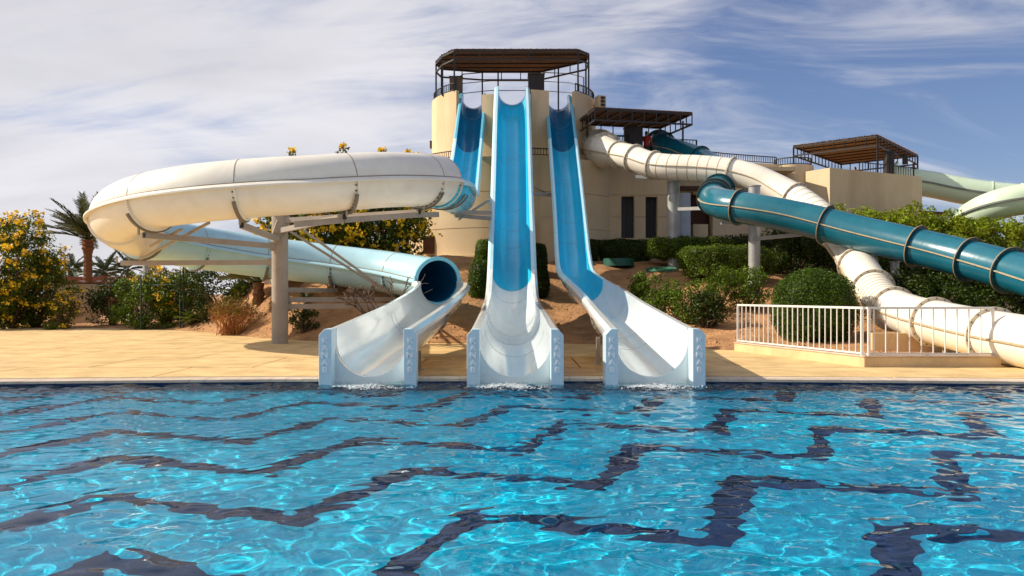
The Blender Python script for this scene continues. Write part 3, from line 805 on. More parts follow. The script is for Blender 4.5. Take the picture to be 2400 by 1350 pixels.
# mouth of the tube
t = (hp(335.5) - hp(334.5)).normalized()
ringobj('mouth_ring', hp(335), t, TR - 0.05, TR + 0.075, 0.10, M['mouth'], spi)
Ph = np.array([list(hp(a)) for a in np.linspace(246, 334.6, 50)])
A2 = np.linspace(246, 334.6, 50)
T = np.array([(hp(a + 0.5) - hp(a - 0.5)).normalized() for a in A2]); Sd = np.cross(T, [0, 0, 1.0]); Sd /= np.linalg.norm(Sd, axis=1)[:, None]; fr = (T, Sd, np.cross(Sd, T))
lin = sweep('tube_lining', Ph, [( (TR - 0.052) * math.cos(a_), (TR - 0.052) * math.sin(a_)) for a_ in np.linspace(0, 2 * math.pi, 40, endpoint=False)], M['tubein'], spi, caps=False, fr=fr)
# run-out
pts = [(*hp(334.8), 1.08), (*hp(341), 1.08), (-2.33, 28.0, 1.86, 1.06), (-2.33, 26.0, 1.69, 1.03), (-2.37, 24.0, 1.52, 1.0), (-2.45, 21.0, 1.28, 1.0), (-2.57, 18.5, 1.10, 1.0), (-2.68, 16.30, 0.945, 1.0)]
P, _ = catmull(pts, 0.16); S = P[:, 3]; P = P[:, :3]
c = [0, idx(P, 26.6), idx(P, 22.4), len(P) - 1]
flume(spi, P, S, c, [M['palewhite']] * 3, [M['palewhite']] * 3, bolts_at=c[1:-1], D=0.21 * sstep(20.0, 29.0, P[:, 1]))
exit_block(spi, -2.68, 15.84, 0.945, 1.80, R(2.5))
foam(-2.68, 15.83, 3, 'small white splash where water leaves the left slide', 0.1)

# column that carries the spiral
colm = thing('support_column', (-7.56, 27.8, 0), 'thick grey steel column with radiating arms inside the spiral slide', 'column')
tube('post', [(-7.56, 27.8, -0.02), (-7.56, 27.8, 4.16)], 0.262, M['steel'], colm, 28)
tube('post_cap', [(-7.56, 27.8, 4.16), (-7.56, 27.8, 4.19)], 0.29, M['steel'], colm, 28)
def arm(a, dz=-TR - 0.16, rend=HR - 0.05, z0=None, w=0.13, brace=True, r0=0.2):
    e = hp(a, rend, dz); e.z += 0.0
    z0 = e.z if z0 is None else z0
    s = Vector((CC.x + r0 * math.cos(R(a)), CC.y - r0 * math.sin(R(a)), z0))
    beam('arm', s, e, w, w * 1.25, M['steel'], colm)
    pl = CC + Vector((0.275 * math.cos(R(a)), -0.275 * math.sin(R(a)), z0))
    beam('end_plate', pl - Vector((0, 0, .15)), pl + Vector((0, 0, .15)), 0.22, 0.03, M['steel'], colm)
    ec = hp(a, rend, dz); beam('arm_cap', ec, ec + (hp(a, rend + 0.02, dz) - ec), w * 0.8, w * 1.05, M['black'], colm)
    # short uprights to the saddle
    for o_ in (-0.22, 0.22):
        q = hp(a, rend - 0.05 + o_ , dz); beam('upright', q, q + Vector((0, 0, 0.22 + 0.08 * abs(o_))), 0.05, 0.05, M['steel'], colm)
    return s, e
for a in (27.6, 58.6, 89.6, 121.6):
    arm(a, z0=hz_(a) - TR - 0.22, rend=HR + (0.22 if a > 100 else -0.05))
arm(186.5, rend=HR + 0.72)
for a in (245.5,):
    arm(a)
for a in (275.5, 305.5):
    arm(a)
arm(325, rend=HR - 0.5)
# ring beam carrying the front right of the loop
for a0, a1 in ((10, 27.6), (27.6, 58.6), (58.6, 74)):
    p0, p1 = hp(a0, HR - 0.15, -TR - 0.24), hp(a1, HR - 0.15, -TR - 0.24)
    beam('ring_beam', p0, p1, 0.14, 0.16, M['steel'], colm)
for p0, p1 in ((at(328, 608, 28.2), at(490, 522, 23.4)), (at(352, 577, 25.2), at(425, 538, 23.6)), (at(640, 548, 27.7), at(652, 515, 26.0)), (at(676, 540, 27.7), at(914, 688, 31.0)), (at(706, 536, 26.6), at(905, 680, 30.6))):
    beam('brace', p0, p1, 0.065, 0.065, M['steel'], colm)
c2 = thing('support_column', (-19.6, 46, 0), 'grey post half hidden behind the yellow bushes under the far turn of the spiral', 'column')
tube('post', [(-19.6, 46, -0.1), (-19.6, 46, 3.25)], 0.29, M['galv'], c2, 24)
tube('post_cap', [(-19.6, 46, 3.25), (-19.6, 46, 3.29)], 0.33, M['galv'], c2, 24)
# struts that tie the flume to the tower
tie = thing('steel_bracing', (-0.9, 33, 0), 'steel beams and thin struts between the blue flumes in front of the tower', 'support')
beam('beam', at(1058, 497, 30.5), at(1150, 499, 31.5), 0.12, 0.14, M['steel'], tie)
beam('beam', at(1066, 505, 32), at(1150, 512, 33), 0.12, 0.14, M['steel'], tie)
beam('strut', at(1075, 515, 31), at(1146, 468, 33), 0.05, 0.05, M['steel'], tie)
beam('strut', at(1085, 508, 31.5), at(1148, 470, 34), 0.05, 0.05, M['steel'], tie)
beam('beam', at(1250, 455, 36), at(1290, 456, 36.5), 0.12, 0.14, M['steel'], tie)
beam('strut', at(1252, 438, 36), at(1284, 455, 38), 0.05, 0.05, M['steel'], tie)
tube('post', [(-0.0, 34.5, gz(0, 34.5) - .2), (-0.0, 34.5, 4.15)], 0.16, M['galv'], tie, 16)
tube('post', [(2.36, 36.5, gz(2.36, 36.5) - .2), (2.36, 36.5, 4.85)], 0.16, M['galv'], tie, 16)
# low legs under the run-outs
for nm, x_, y_, z_, lab in (('trestle_leg', -1.98, 18.2, 0.40, 'short steel leg under the run-out of the left slide'), ('trestle_leg', 1.98, 19.6, 0.62, 'short steel leg under the left rim of the right slide'), ('trestle_leg', 0.55, 23.2, 0.40, 'short steel leg under the run-out of the middle slide')):
    lg = thing(nm, (x_, y_, 0), lab, 'support')
    beam('upright', (x_, y_, 0), (x_, y_, z_), 0.09, 0.09, M['steel'], lg)
    box('foot_plate', (x_, y_, 0.008), (0.22, 0.22, 0.016), M['steel'], lg)

# ---------------------------------------------------------------- closed tube slides
def tube_slide(root, pts, r, cuts, skin, flange_m, seam_m, ribbed=(), rscale=None, lines=True, flr=0.09, nb=18, seamline_side=1, boltm=None, tail=()):
    L0 = catmull(pts, 0.2)[1][-1]; P, ss = catmull(list(pts) + list(tail), 0.2); L1 = ss[-1]; cuts = [c_ * L0 / L1 for c_ in cuts]
    if tail: cuts += [f_ for f_ in np.arange(L0 / L1, 1.0, 2.4 / L1)][1:] + [1.0]
    sc = P[:, 3] if P.shape[1] > 3 else np.ones(len(P)); P = P[:, :3]
    fr = frames(P); n_ = len(P)
    ci = [int(round(c_ * (n_ - 1))) for c_ in cuts]
    circ = [(r * math.cos(a), r * math.sin(a)) for a in np.linspace(0, 2 * math.pi, 36, endpoint=False)]
    for k_, (i0, i1) in enumerate(zip(ci[:-1], ci[1:])):
        q = slice(i0, i1 + 1); f = tuple(a_[q] for a_ in fr)
        sec = sweep('tube_section', P[q], circ, skin if not isinstance(skin, (list, tuple)) else skin[k_ % len(skin)], root, sc[q], caps=False, fr=f)
        if lines:
            for sd in (1, -1):
                sweep('seam', P[q], [(sd * (r - 0.02), 0.022), (sd * (r + 0.05), 0.016), (sd * (r + 0.05), -0.016), (sd * (r - 0.02), -0.022)], seam_m, sec, sc[q], fr=f)
        if k_ in ribbed:
            m_ = 7
            for j in range(1, m_ + 1):
                i = i0 + (i1 - i0) * j / (m_ + 1); ia = int(i)
                ringobj('rib_line', P[ia] + (P[ia + 1] - P[ia]) * (i - ia), fr[0][ia], r - 0.01, r + 0.005, 0.035, seam_m, sec)
    for i in ci:
        fl = ringobj('flange', P[i], fr[0][i], r * sc[i] - 0.02, r * sc[i] + flr, 0.055, flange_m, root)
        bolts(P[i], fr[0][i], r * sc[i] + flr * 0.55, 0.055, nb, boltm or M['bolt'], fl, size=0.018)
    return P, fr
# white tube
wt = thing('tube_slide', tuple(at(2330, 845, 19)), 'white closed tube slide winding down the hill on the right to the railing', 'water slide')
wp = [(*at(1404, 347, 43.0), 1.5), (*at(1412, 351, 42.0), 1.5), (*at(1422, 355, 41.2), 1.38), (*at(1440, 360, 40.4), 1.03), (*at(1478, 368, 39.2), 1.0), (*at(1520, 384, 38.4), 1.0), (*at(1560, 391, 37.8), 1.0), (*at(1640, 395, 37.0), 1.0), (*at(1700, 401, 36.4), 1.0), (*at(1760, 415, 35.8), 1.0), (*at(1812, 437, 35.2), 1.0), (*at(1868, 467, 34.2), 1.0), (*at(1925, 510, 32.6), 1.0), (*at(1972, 565, 30.6), 1.0), (*at(2008, 618, 28.8), 1.0), (*at(2036, 662, 27.2), 1.0), (*at(2075, 712, 25.4), 1.0), (*at(2130, 738, 23.8), 1.0), (*at(2200, 757, 22.2), 1.0), (*at(2290, 778, 20.3), 1.0), (*at(2400, 800, 18.6), 1.0), (*at(2530, 820, 17.5), 1.0)]
WR = 0.575
tube_slide(wt, wp, WR, [0.0, 0.052, 0.105, 0.145, 0.185, 0.30, 0.41, 0.52, 0.62, 0.69, 0.755, 0.835, 0.93, 1.0], M['white'], M['flange'], M['tanseam'], ribbed=(4, 6, 9), lines=True, tail=[(14.6, 17.1, 0.60, 1.0), (18.5, 17.4, 0.59, 1.0), (24.0, 18.4, 0.59, 1.0)])
# teal tube
tt_ = thing('tube_slide', tuple(at(1770, 590, 33)), 'dark teal closed tube slide crossing in front of the white tube on the right', 'water slide')
tp = [(*at(1544, 338, 44.4), 1.15), (*at(1550, 340, 43.8), 1.12), (*at(1566, 347, 43.1), 1.0), (*at(1600, 358, 42.4), 1.0), (*at(1650, 378, 41.2), 1.0), (*at(1690, 405, 39.2), 1.0), (*at(1692, 432, 37.0), 1.0), (*at(1676, 455, 34.8), 1.0), (*at(1676, 470, 33.0), 1.0), (*at(1706, 481, 31.6), 1.0), (*at(1760, 490, 30.8), 1.0), (*at(1880, 513, 29.8), 1.0), (*at(2000, 543, 28.6), 1.0), (*at(2110, 569, 27.4), 1.0), (*at(2240, 600, 25.9), 1.0), (*at(2360, 632, 24.3), 1.0), (*at(2480, 668, 22.6), 1.0), (*at(2640, 715, 20.6), 1.0)]
tube_slide(tt_, tp, WR, [0.0, 0.03, 0.13, 0.25, 0.345, 0.395, 0.43, 0.525, 0.64, 0.755, 0.815, 0.865, 0.93, 1.0], M['teal'], M['tealdark'], M['tanseam'], flr=0.10, tail=[(17.2, 19.4, 1.02, 1.0), (20.4, 19.2, 0.78, 1.0), (24.5, 19.9, 0.66, 1.0), (29.0, 21.0, 0.62, 1.0)])
for cutf in (0.395, 0.43, 0.525, 0.64, 0.755, 0.815, 0.865, 0.93):
    Pq, _s = catmull(tp, 0.2); i = int(round(cutf * (len(Pq) - 1))); T_ = frames(Pq)[0][i]
    ringobj('flange_edge', Pq[i][:3], T_, WR + 0.096, WR + 0.110, 0.030, M['seam'], tt_)
# pale green slide
gt = thing('tube_slide', tuple(at(2300, 500, 47)), 'pale green covered slide at the far right above the trees', 'water slide')
gp = [at(2090, 417, 50.5), at(2120, 424, 50.2), at(2180, 432, 49.8), at(2250, 446, 49.2), at(2330, 458, 48.6), at(2430, 466, 48), at(2560, 472, 47), at(2650, 480, 44.6), at(2570, 470, 42.4), at(2450, 462, 42.0), at(2360, 474, 42.4), at(2295, 498, 43.6), at(2262, 530, 45.2), at(2290, 570, 46.5)]
P, _ = catmull(gp, 0.25); fr = frames(P); GR = 0.76
circ = [(GR * math.cos(a), GR * math.sin(a)) for a in np.linspace(0, 2 * math.pi, 36, endpoint=False)]
nP = len(P); gc = [0, .05, .2, .33, .46, .60, .70, .78, .88, 1]
for c0, c1 in zip(gc[:-1], gc[1:]):
    i0, i1 = int(c0 * (nP - 1)), int(c1 * (nP - 1)); q = slice(i0, i1 + 1); f = tuple(a_[q] for a_ in fr)
    sec = sweep('tube_section', P[q], circ, M['green'], gt, caps=False, fr=f)
    for sd in (1, -1):
        sweep('side_lip', P[q], [(sd * (GR - 0.04), 0.05), (sd * (GR + 0.10), 0.04), (sd * (GR + 0.10), -0.05), (sd * (GR - 0.04), -0.06)], M['greyseam'], sec, fr=f)
    ringobj('joint', P[i0], fr[0][i0], GR - .03, GR + 0.03, 0.06, M['green'], gt)
for c0 in (.665, .69, .715, .74, .765):
    i0 = int(c0 * (nP - 1)); ringobj('vent_slot', P[i0], fr[0][i0], GR - .03, GR + 0.012, 0.07, M['bolt'], gt, 20, 160, 20)
ringobj('mouth_ring', P[0], fr[0][0], GR - 0.06, GR + 0.25, 0.10, M['green'], gt)
gzz = gz(22.6, 48)
pp = thing('support_column', (22.2, 46.5, gzz), 'grey post under the pale green slide behind the trees', 'column')
tube('post', [(27.0, 48.2, 2.0), (27.0, 48.2, 6.2)], 0.25, M['galv'], pp, 20)

# posts under the tube slides
def post(px, Y, ztop, r, label, arms=(), cap=True):
    x_ = (px - 1200) / FPX * Y; zg = gz(x_, Y)
    t_ = thing('support_column', (x_, Y, zg), label, 'column')
    tube('post', [(x_, Y, zg - 0.3), (x_, Y, ztop)], r, M['galv'], t_, 24)
    if cap: tube('post_cap', [(x_, Y, ztop), (x_, Y, ztop + 0.03)], r + 0.035, M['galv'], t_, 24)
    for a_, b_ in arms:
        beam('arm', a_, b_, 0.12, 0.14, M['galv'], t_)
    return t_
post(1578, 38.6, at(1578, 427, 38.6).z, 0.26, 'grey steel post under the upper white tube in front of the building', [(at(1490, 414, 38.6), at(1660, 424, 37.6)), (at(1590, 490, 38.4), at(1650, 488, 34.6))])
post(1768, 32.6, at(1768, 437, 32.6).z, 0.22, 'grey steel post rising behind the teal tube with side arms', [(at(1768, 517, 32.4), at(1690, 522, 32.3)), (at(1768, 560, 32.4), at(1880, 549, 30.0)), (at(1740, 520, 31.2), at(1790, 527, 30.9))])
post(2097, 28.2, at(2097, 615, 28.2).z, 0.14, 'thin grey post under the teal tube beside the white tube', [])
sd_ = thing('trestle_leg', tuple(at(2215, 835, 21.8)), 'rusty short leg under the white tube behind the railing', 'support')
pq = at(2215, 815, 21.9); beam('upright', (pq.x, pq.y, 0.0), (pq.x, pq.y, 0.42), 0.10, 0.10, M['seam'], sd_); box('foot_plate', (pq.x, pq.y, 0.01), (0.3, 0.3, 0.02), M['seam'], sd_)

# ------------------------------------------------------------------ tower building
TC = Vector((0.10, 45.5, 0))
bld = thing('slide_tower', (0.1, 45.5, 3.2), 'sand coloured round slide tower with a long wing of dark slit windows', 'building')
def drum(name, c, r, z0, z1, m, parent, n=72, a0=0, a1=360, top=True, th=0.25):
    """vertical ring wall (degrees counted from the camera side, counter-clockwise seen from above)"""
    full = a1 - a0 > 359.9
    A = np.radians(np.linspace(a0, a1, n + 1)) - math.pi / 2
    V, Fc = [], []
    for a in A:
        d = Vector((math.cos(a), math.sin(a), 0))
        V += [c + d * r + Vector((0, 0, z0)), c + d * r + Vector((0, 0, z1)), c + d * (r - th) + Vector((0, 0, z1)), c + d * (r - th) + Vector((0, 0, z0))]
    for i in range(n):
        for q in range(4):
            Fc.append((4 * i + q, 4 * (i + 1) + q, 4 * (i + 1) + (q + 1) % 4, 4 * i + (q + 1) % 4))
    if not full:
        Fc += [(0, 1, 2, 3), (4 * n + 3, 4 * n + 2, 4 * n + 1, 4 * n)]
    o = mesh(name, V, Fc, m, parent, True); smooth_by_angle(o, 30)
    return o
def disc(name, c, r, z, m, parent, n=64):
    V = [c + Vector((r * math.cos(2 * math.pi * k / n), r * math.sin(2 * math.pi * k / n), z)) for k in range(n)]
    return mesh(name, V, [tuple(range(n))], m, parent)
UR, LR = 4.35, 5.65
# lower drum in courses with a thin groove between
zs = [2.2, 4.75, 6.45, 8.10]
for a, b in zip(zs[:-1], zs[1:]):
    drum('lower_wall', TC, LR, a, b - 0.03, M['stucco'], bld)
drum('lower_core', TC, LR - 0.05, 2.2, 8.05, M['stucco'], bld, th=0.15)
disc('terrace', TC, LR - 0.1, 7.95, M['stucco'], bld)
drum('base_step', TC, LR + 0.35, 2.2, 3.42, M['stucco'], bld, th=0.6)
drum('upper_wall', TC, UR, 7.9, 9.30, M['stucco'], bld, th=0.3)
disc('platform', TC, UR - 0.05, 9.25, M['stucco'], bld)
# parapet pieces with gaps for the three flumes
for a0, a1, zt in ((-165, -41, 11.7), (-21, -11, 11.3), (11, 23, 11.5), (44, 165, 11.7)):
    drum('parapet', TC, UR, 9.30, zt, M['stucco'], bld, max(6, int((a1 - a0) / 4)), a0, a1, th=0.2)
# wing with slit windows: solid pieces between openings
def wall_grid(parent, p0, p1, z0, z1, th, openings, m, zlines=(), name='wing_wall'):
    """wall from p0 to p1 (plan), openings (u0,u1,z0,z1) along its length, horizontal grooves at zlines"""
    p0, p1 = Vector(p0), Vector(p1); Lw = (p1 - p0).length; d = (p1 - p0) / Lw; nrm = Vector((d.y, -d.x))
    us = sorted({0.0, Lw, *[o_[0] for o_ in openings], *[o_[1] for o_ in openings]})
    zz_ = sorted({z0, z1, *zlines, *[o_[2] for o_ in openings], *[o_[3] for o_ in openings]})
    for ua, ub in zip(us[:-1], us[1:]):
        run = []
        for za, zb in zip(zz_[:-1], zz_[1:]):
            if any(o_[0] - 1e-6 <= ua and ub <= o_[1] + 1e-6 and o_[2] - 1e-6 <= za and zb <= o_[3] + 1e-6 for o_ in openings): continue
            top = zb - (0.03 if zb in zlines else 0)
            cpt = p0 + d * ((ua + ub) / 2) - nrm * (th / 2)
            box(name, (cpt.x, cpt.y, (za + top) / 2), (ub - ua, th, top - za), m, parent, math.atan2(d.y, d.x))
    # backing behind grooves
    for zl in zlines:
        for ua, ub in zip(us[:-1], us[1:]):
            if any(o_[0] - 1e-6 <= ua and ub <= o_[1] + 1e-6 and o_[2] < zl < o_[3] for o_ in openings): continue
            cpt = p0 + d * ((ua + ub) / 2) - nrm * (th / 2 + 0.03)
            box('groove', (cpt.x, cpt.y, zl - 0.015), (ub - ua - 0.01, th - 0.06, 0.029), m, parent, math.atan2(d.y, d.x))
W0, W1 = Vector((2.9, 42.5)), Vector((8.35, 42.5))
def u_of(px, Y=42.5): return (px - 1200) / FPX * Y - W0.x
def z_of(py, Y): return EYE - (py - HZ) / FPX * Y
ops = [(u_of(1456), u_of(1487), z_of(558, 42.5), z_of(460, 42.5)), (u_of(1513), u_of(1541), z_of(558, 42.5), z_of(461, 42.5))]
wall_grid(bld, W0, W1, 2.4, 8.55, 0.55, ops, M['stucco'], (z_of(456.5, 42.5), z_of(508, 42.5)))
for o_ in ops:
    cx_ = W0.x + (o_[0] + o_[1]) / 2
    w_ = box('window', (cx_, 42.98, (o_[2] + o_[3]) / 2), (o_[1] - o_[0], 0.05, o_[3] - o_[2]), M['glass'], bld)
    box('frame', (cx_, 42.94, (o_[2] + o_[3]) / 2), (0.04, 0.05, o_[3] - o_[2] - 0.02), M['darkwood'], w_)
    box('frame', (cx_, 42.945, o_[2] + (o_[3] - o_[2]) * 0.62), (o_[1] - o_[0] - 0.02, 0.04, 0.04), M['darkwood'], w_)
    box('sill', (cx_, 42.46, o_[2] - 0.05), (o_[1] - o_[0] + 0.16, 0.2, 0.08), M['stucco'], w_)
# recessed entrance right of the wing
box('door_panel', (at(1604, 500, 42.9).x, 42.9, (z_of(452, 42.9) + 3.2) / 2), (0.60, 0.12, z_of(452, 42.9) - 3.2), M['bluewhite'], bld)
E0, E1 = Vector((8.35, 43.6)), Vector((11.0, 44.0))
wall_grid(bld, E0, E1, 2.4, 8.2, 0.5, [(0.6, 0.95, 3.2, z_of(448, 43.6)), (1.75, 2.0, 3.2, z_of(455, 43.6)), (0.95, 1.75, z_of(525, 43.7), z_of(455, 43.7))], M['stucco'])
box('dark_recess', (9.7, 44.75, 4.9), (2.9, 0.1, 4.2), M['redbrown'], bld)
box('lintel', (9.7, 43.5, z_of(447, 43.5) + 0.12), (2.7, 0.3, 0.2), M['redbrown'], bld)
box('step_block', (9.95, 43.45, 3.5), (0.9, 0.5, 1.0), M['stucco'], bld)
wall_grid(bld, (11.0, 44.0), (14.2, 45.2), 2.4, 8.48, 0.5, [], M['stucco'])
drum('corner_turret', Vector((15.0, 45.6, 0)), 1.06, 2.4, 8.40, M['stucco'], bld, 40, th=0.3)
disc('turret_top', Vector((15.0, 45.6, 0)), 0.9, 8.3, M['stucco'], bld, 32)
box('wing_roof', (8.2, 48.2, 8.0), (12.5, 9.5, 0.2), M['stucco'], bld)
box('wing_back', (8.2, 52.8, 5.2), (12.4, 0.4, 5.4), M['stucco'], bld)
# small dark opening and sill low on the left of the drum, curved stair wall in the middle
box('vent_opening', (at(1003, 574, 41.5).x + 0.05, 41.75, z_of(574, 41.5)), (0.55, 0.8, 0.85), M['redbrown'], bld)
drum('stair_wall', Vector((1.15, 40.6, 0)), 1.15, 2.4, 5.15, M['stucco'], bld, 24, -90, 90, th=0.2)
mesh('stair_cheek', [(-0.6, 39.2, 5.9), (1.1, 39.2, 4.9), (1.1, 39.2, 2.5), (-0.6, 39.2, 2.5), (-0.6, 39.5, 5.9), (1.1, 39.5, 4.9), (1.1, 39.5, 2.5), (-0.6, 39.5, 2.5)], [(0, 3, 2, 1), (4, 5, 6, 7), (0, 1, 5, 4), (1, 2, 6, 5), (3, 0, 4, 7)], M['stucco'], bld)

# terrace block on the right
A_, B_ = Vector((16.05, 43.1)), Vector((22.3, 46.4))
dAB = (B_ - A_).normalized(); nAB = Vector((-dAB.y, dAB.x))
tb = thing('terrace_block', (18.5, 46, 2.4), 'plain sand coloured block beside the trees carrying the far reed canopy', 'building')
def prism(name, plan, z0, z1, m, parent):
    n_ = len(plan)
    V = [(p_[0], p_[1], z0) for p_ in plan] + [(p_[0], p_[1], z1) for p_ in plan]
    return mesh(name, V, [tuple(reversed(range(n_))), tuple(range(n_, 2 * n_))] + [(i, (i + 1) % n_, n_ + (i + 1) % n_, n_ + i) for i in range(n_)], m, parent)
D_ = 7.0
prism('body', [A_, B_, B_ + nAB * D_, A_ + nAB * D_], 2.0, 7.2, M['stucco'], tb)
def parapet_edge(a, b, z0, z1, th=0.22):
    a, b = Vector(a), Vector(b); d = (b - a).normalized(); n_ = Vector((-d.y, d.x))
    prism('parapet', [a, b, b + n_ * th, a + n_ * th], z0, z1, M['stucco'], tb)
parapet_edge(A_, B_, 7.2, 8.0)
parapet_edge(A_ + nAB * D_, A_ + nAB * 0.22, 7.2, 8.0)
box('red_beam', (23.0, 47.0, 6.05), (2.4, 0.5, 0.22), M['redbrown'], tb, math.atan2(dAB.y, dAB.x))

# ------------------------------------------------------------------ reed canopies
def canopy(label, plan, z, posts, truss, roof_m, joist_n, axis_edge, vn=6, frame=0.075, loc=None):
    c_ = sum((Vector((p_[0], p_[1], 0)) for p_ in plan), Vector()) / len(plan)
    t_ = thing('reed_canopy', (c_.x, c_.y, posts[0][2]), label, 'canopy')
    # matting laid on the frame, its edge frayed
    rnd = random.Random(len(label)); V, n_ = [], len(plan)
    prism('reed_mat', plan, z + 0.045, z + 0.11, roof_m, t_)
    V, Fc = [], []
    for i in range(n_):
        a, b = Vector(plan[i]), Vector(plan[(i + 1) % n_]); Ld = (b - a).length; d = (b - a) / Ld
        for k_ in range(int(Ld / 0.05)):
            p_ = a + d * (k_ + rnd.random()) * 0.05; l_ = rnd.uniform(0.02, 0.10); out_ = Vector((d.y, -d.x)) * l_
            h_ = rnd.uniform(-0.02, 0.07); b0 = len(V)
            V += [(p_.x, p_.y, z + 0.05), (p_.x + d.x * .03, p_.y + d.y * .03, z + 0.11), (p_.x + out_.x, p_.y + out_.y, z + 0.08 + h_)]
            Fc.append((b0, b0 + 1, b0 + 2))
    mesh('reed_fringe', V, Fc, roof_m, t_, kind='stuff')
    for i in range(n_):
        a, b = Vector((*plan[i], z)), Vector((*plan[(i + 1) % n_], z))
        beam('top_rail', a, b, frame, frame, M['black'], t_)
        if truss:
            dz = Vector((0, 0, -truss)); beam('bottom_rail', a + dz, b + dz, frame, frame, M['black'], t_)
            m_ = max(1, int(round((b - a).length / vn)))
            for k_ in range(m_):
                p_ = a.lerp(b, k_ / m_); beam('strut', p_ + dz, p_, frame * .65, frame * .65, M['black'], t_)
    a0, a1 = Vector(plan[axis_edge]), Vector(plan[(axis_edge + 1) % n_])
    # joists parallel to one edge, cut to the outline
    d = (a1 - a0).normalized(); nn_ = Vector((-d.y, d.x))
    proj = [(Vector(p_) - a0).dot(nn_) for p_ in plan]
    lo, hi = min(proj), max(proj)
    for k_ in range(1, joist_n + 1):
        h_ = lo + (hi - lo) * k_ / (joist_n + 1); xsn = []
        for i in range(n_):
            p_, q_ = Vector(plan[i]) - a0, Vector(plan[(i + 1) % n_]) - a0
            dp, dq = p_.dot(nn_) - h_, q_.dot(nn_) - h_
            if dp * dq < 0:
                xsn.append((p_ + (q_ - p_) * (dp / (dp - dq))).dot(d))
        if len(xsn) >= 2:
            s0, s1 = a0 + d * min(xsn) + nn_ * h_, a0 + d * max(xsn) + nn_ * h_
            beam('joist', (*s0, z + 0.01), (*s1, z + 0.01), frame * .8, frame * .8, M['black'], t_)
    for px_, py_, pz_ in posts:
        beam('post', (px_, py_, pz_), (px_, py_, z), frame * 1.05, frame * 1.05, M['black'], t_)
    return t_
tower_plan = [(-2.84, 42.0), (3.25, 42.0), (3.84, 42.75), (3.80, 43.9), (1.5, 46.0), (-1.6, 46.0), (-3.75, 45.4), (-3.95, 44.4), (-3.5, 43.0)]
canopy('brown reed canopy on a black frame on top of the round tower', tower_plan, 13.58, [(-2.84, 42.0, 11.6), (3.25, 42.0, 11.6), (3.84, 42.75, 11.6), (3.80, 43.9, 9.25), (-1.6, 46.0, 9.25), (1.5, 46.0, 9.25), (-3.75, 45.4, 9.25), (-3.95, 44.4, 9.25), (-3.5, 43.0, 11.6), (2.45, 45.1, 9.25), (-0.75, 46.0, 9.25)], 0.42, M['thatch'], 4, 0, vn=1.15)
canopy('flat reed canopy over the start of the white and teal tube slides', [(3.9, 40.0), (8.67, 41.1), (7.75, 44.6), (3.3, 43.5)], 10.28, [(3.75, 42.6, 8.1), (8.55, 42.7, 8.1), (7.75, 44.6, 8.1), (3.3, 43.5, 8.1)], 0.5, M['thatch'], 6, 1, vn=0.62)
CZ = 10.12
cn, clf, crt = Vector((19.7, 46.0)), Vector((16.3, 49.4)), Vector((25.0, 52.6))
canopy('far brown reed canopy seen from below on the terrace block', [tuple(cn), tuple(crt), tuple(clf + crt - cn), tuple(clf)], CZ, [(*cn, 7.2), (*clf, 7.2), (*crt, 7.2), (*(clf + crt - cn), 7.2)], 0.5, M['thatchlight'], 7, 3, vn=0.6)

# ------------------------------------------------------------------ railings
def railing(label, pts, h, pitch, m, r=0.018, post_every=None, mid=False, name='railing', bars=True, rr=0.028):
    t_ = thing(name, tuple(pts[0]), label, 'railing')
    pts = [Vector(p_) for p_ in pts]
    tube('top_rail', [p_ + Vector((0, 0, h)) for p_ in pts], rr, m, t_, 8)
    tube('bottom_rail', [p_ + Vector((0, 0, 0.07)) for p_ in pts], rr * .8, m, t_, 8)
    if mid: tube('middle_rail', [p_ + Vector((0, 0, h * .55)) for p_ in pts], rr * .8, m, t_, 8)
    V, Fc = [], []; acc = 0
    for a, b in zip(pts[:-1], pts[1:]):
        L_ = (b - a).length
        while acc < L_:
            p_ = a.lerp(b, acc / L_); tubegeo([p_ + Vector((0, 0, 0.07)), p_ + Vector((0, 0, h))], r, 5, V, Fc); acc += pitch
        acc -= L_
    if bars: mesh('baluster_row', V, Fc, m, t_, kind='stuff')
    for p_ in (pts[0], pts[-1]):
        tube('end_post', [p_, p_ + Vector((0, 0, h))], rr, m, t_, 8)
    return t_
def arcpts(c, r, z, a0, a1, n_=16):
    return [c + Vector((r * math.sin(R(a)), -r * math.cos(R(a)), z)) for a in np.linspace(a0, a1, n_)]
railing('curved black railing on the left side of the tower top', arcpts(TC, UR - .1, 11.70, -120, -44), 0.42, 0.16, M['black'])
railing('curved black railing on the right side of the tower top', arcpts(TC, UR - .1, 11.70, 46, 120), 0.42, 0.16, M['black'])
railing('tall black guard rail with two bars behind the slide starts', [at(1068, 235, 45.0), at(1086, 222, 45.6), at(1150, 215, 47.5), at(1260, 215, 47.8), at(1335, 220, 46.4), at(1368, 230, 45.3)], 1.1, 9, M['black'], mid=True, bars=False)
railing('black railing round the left of the lower terrace', arcpts(TC, LR - .12, 8.10, -100, -20), 0.36, 0.14, M['black'])
railing('black railing between the middle and right slides on the lower terrace', arcpts(TC, LR - .12, 8.10, 0, 33, 10), 0.36, 0.14, M['black'])
railing('black railing along the wing roof beside the teal tube', [(9.0, 43.1, 8.55), (11.0, 44.1, 8.5), (14.0, 45.2, 8.48)], 0.38, 0.14, M['black'])
railing('black railing beside the start of the teal tube', [at(1445, 358, 42.2), at(1475, 358, 42.4)], 0.85, 0.16, M['black'])
railing('short black railing at the right post of the flat canopy', [at(1574, 352, 43.0), at(1633, 354, 43.2)], 0.55, 0.16, M['black'])
railing('curved black railing on the corner turret', arcpts(Vector((15.0, 45.6, 0)), 0.95, 8.38, -110, 90), 0.40, 0.14, M['black'])
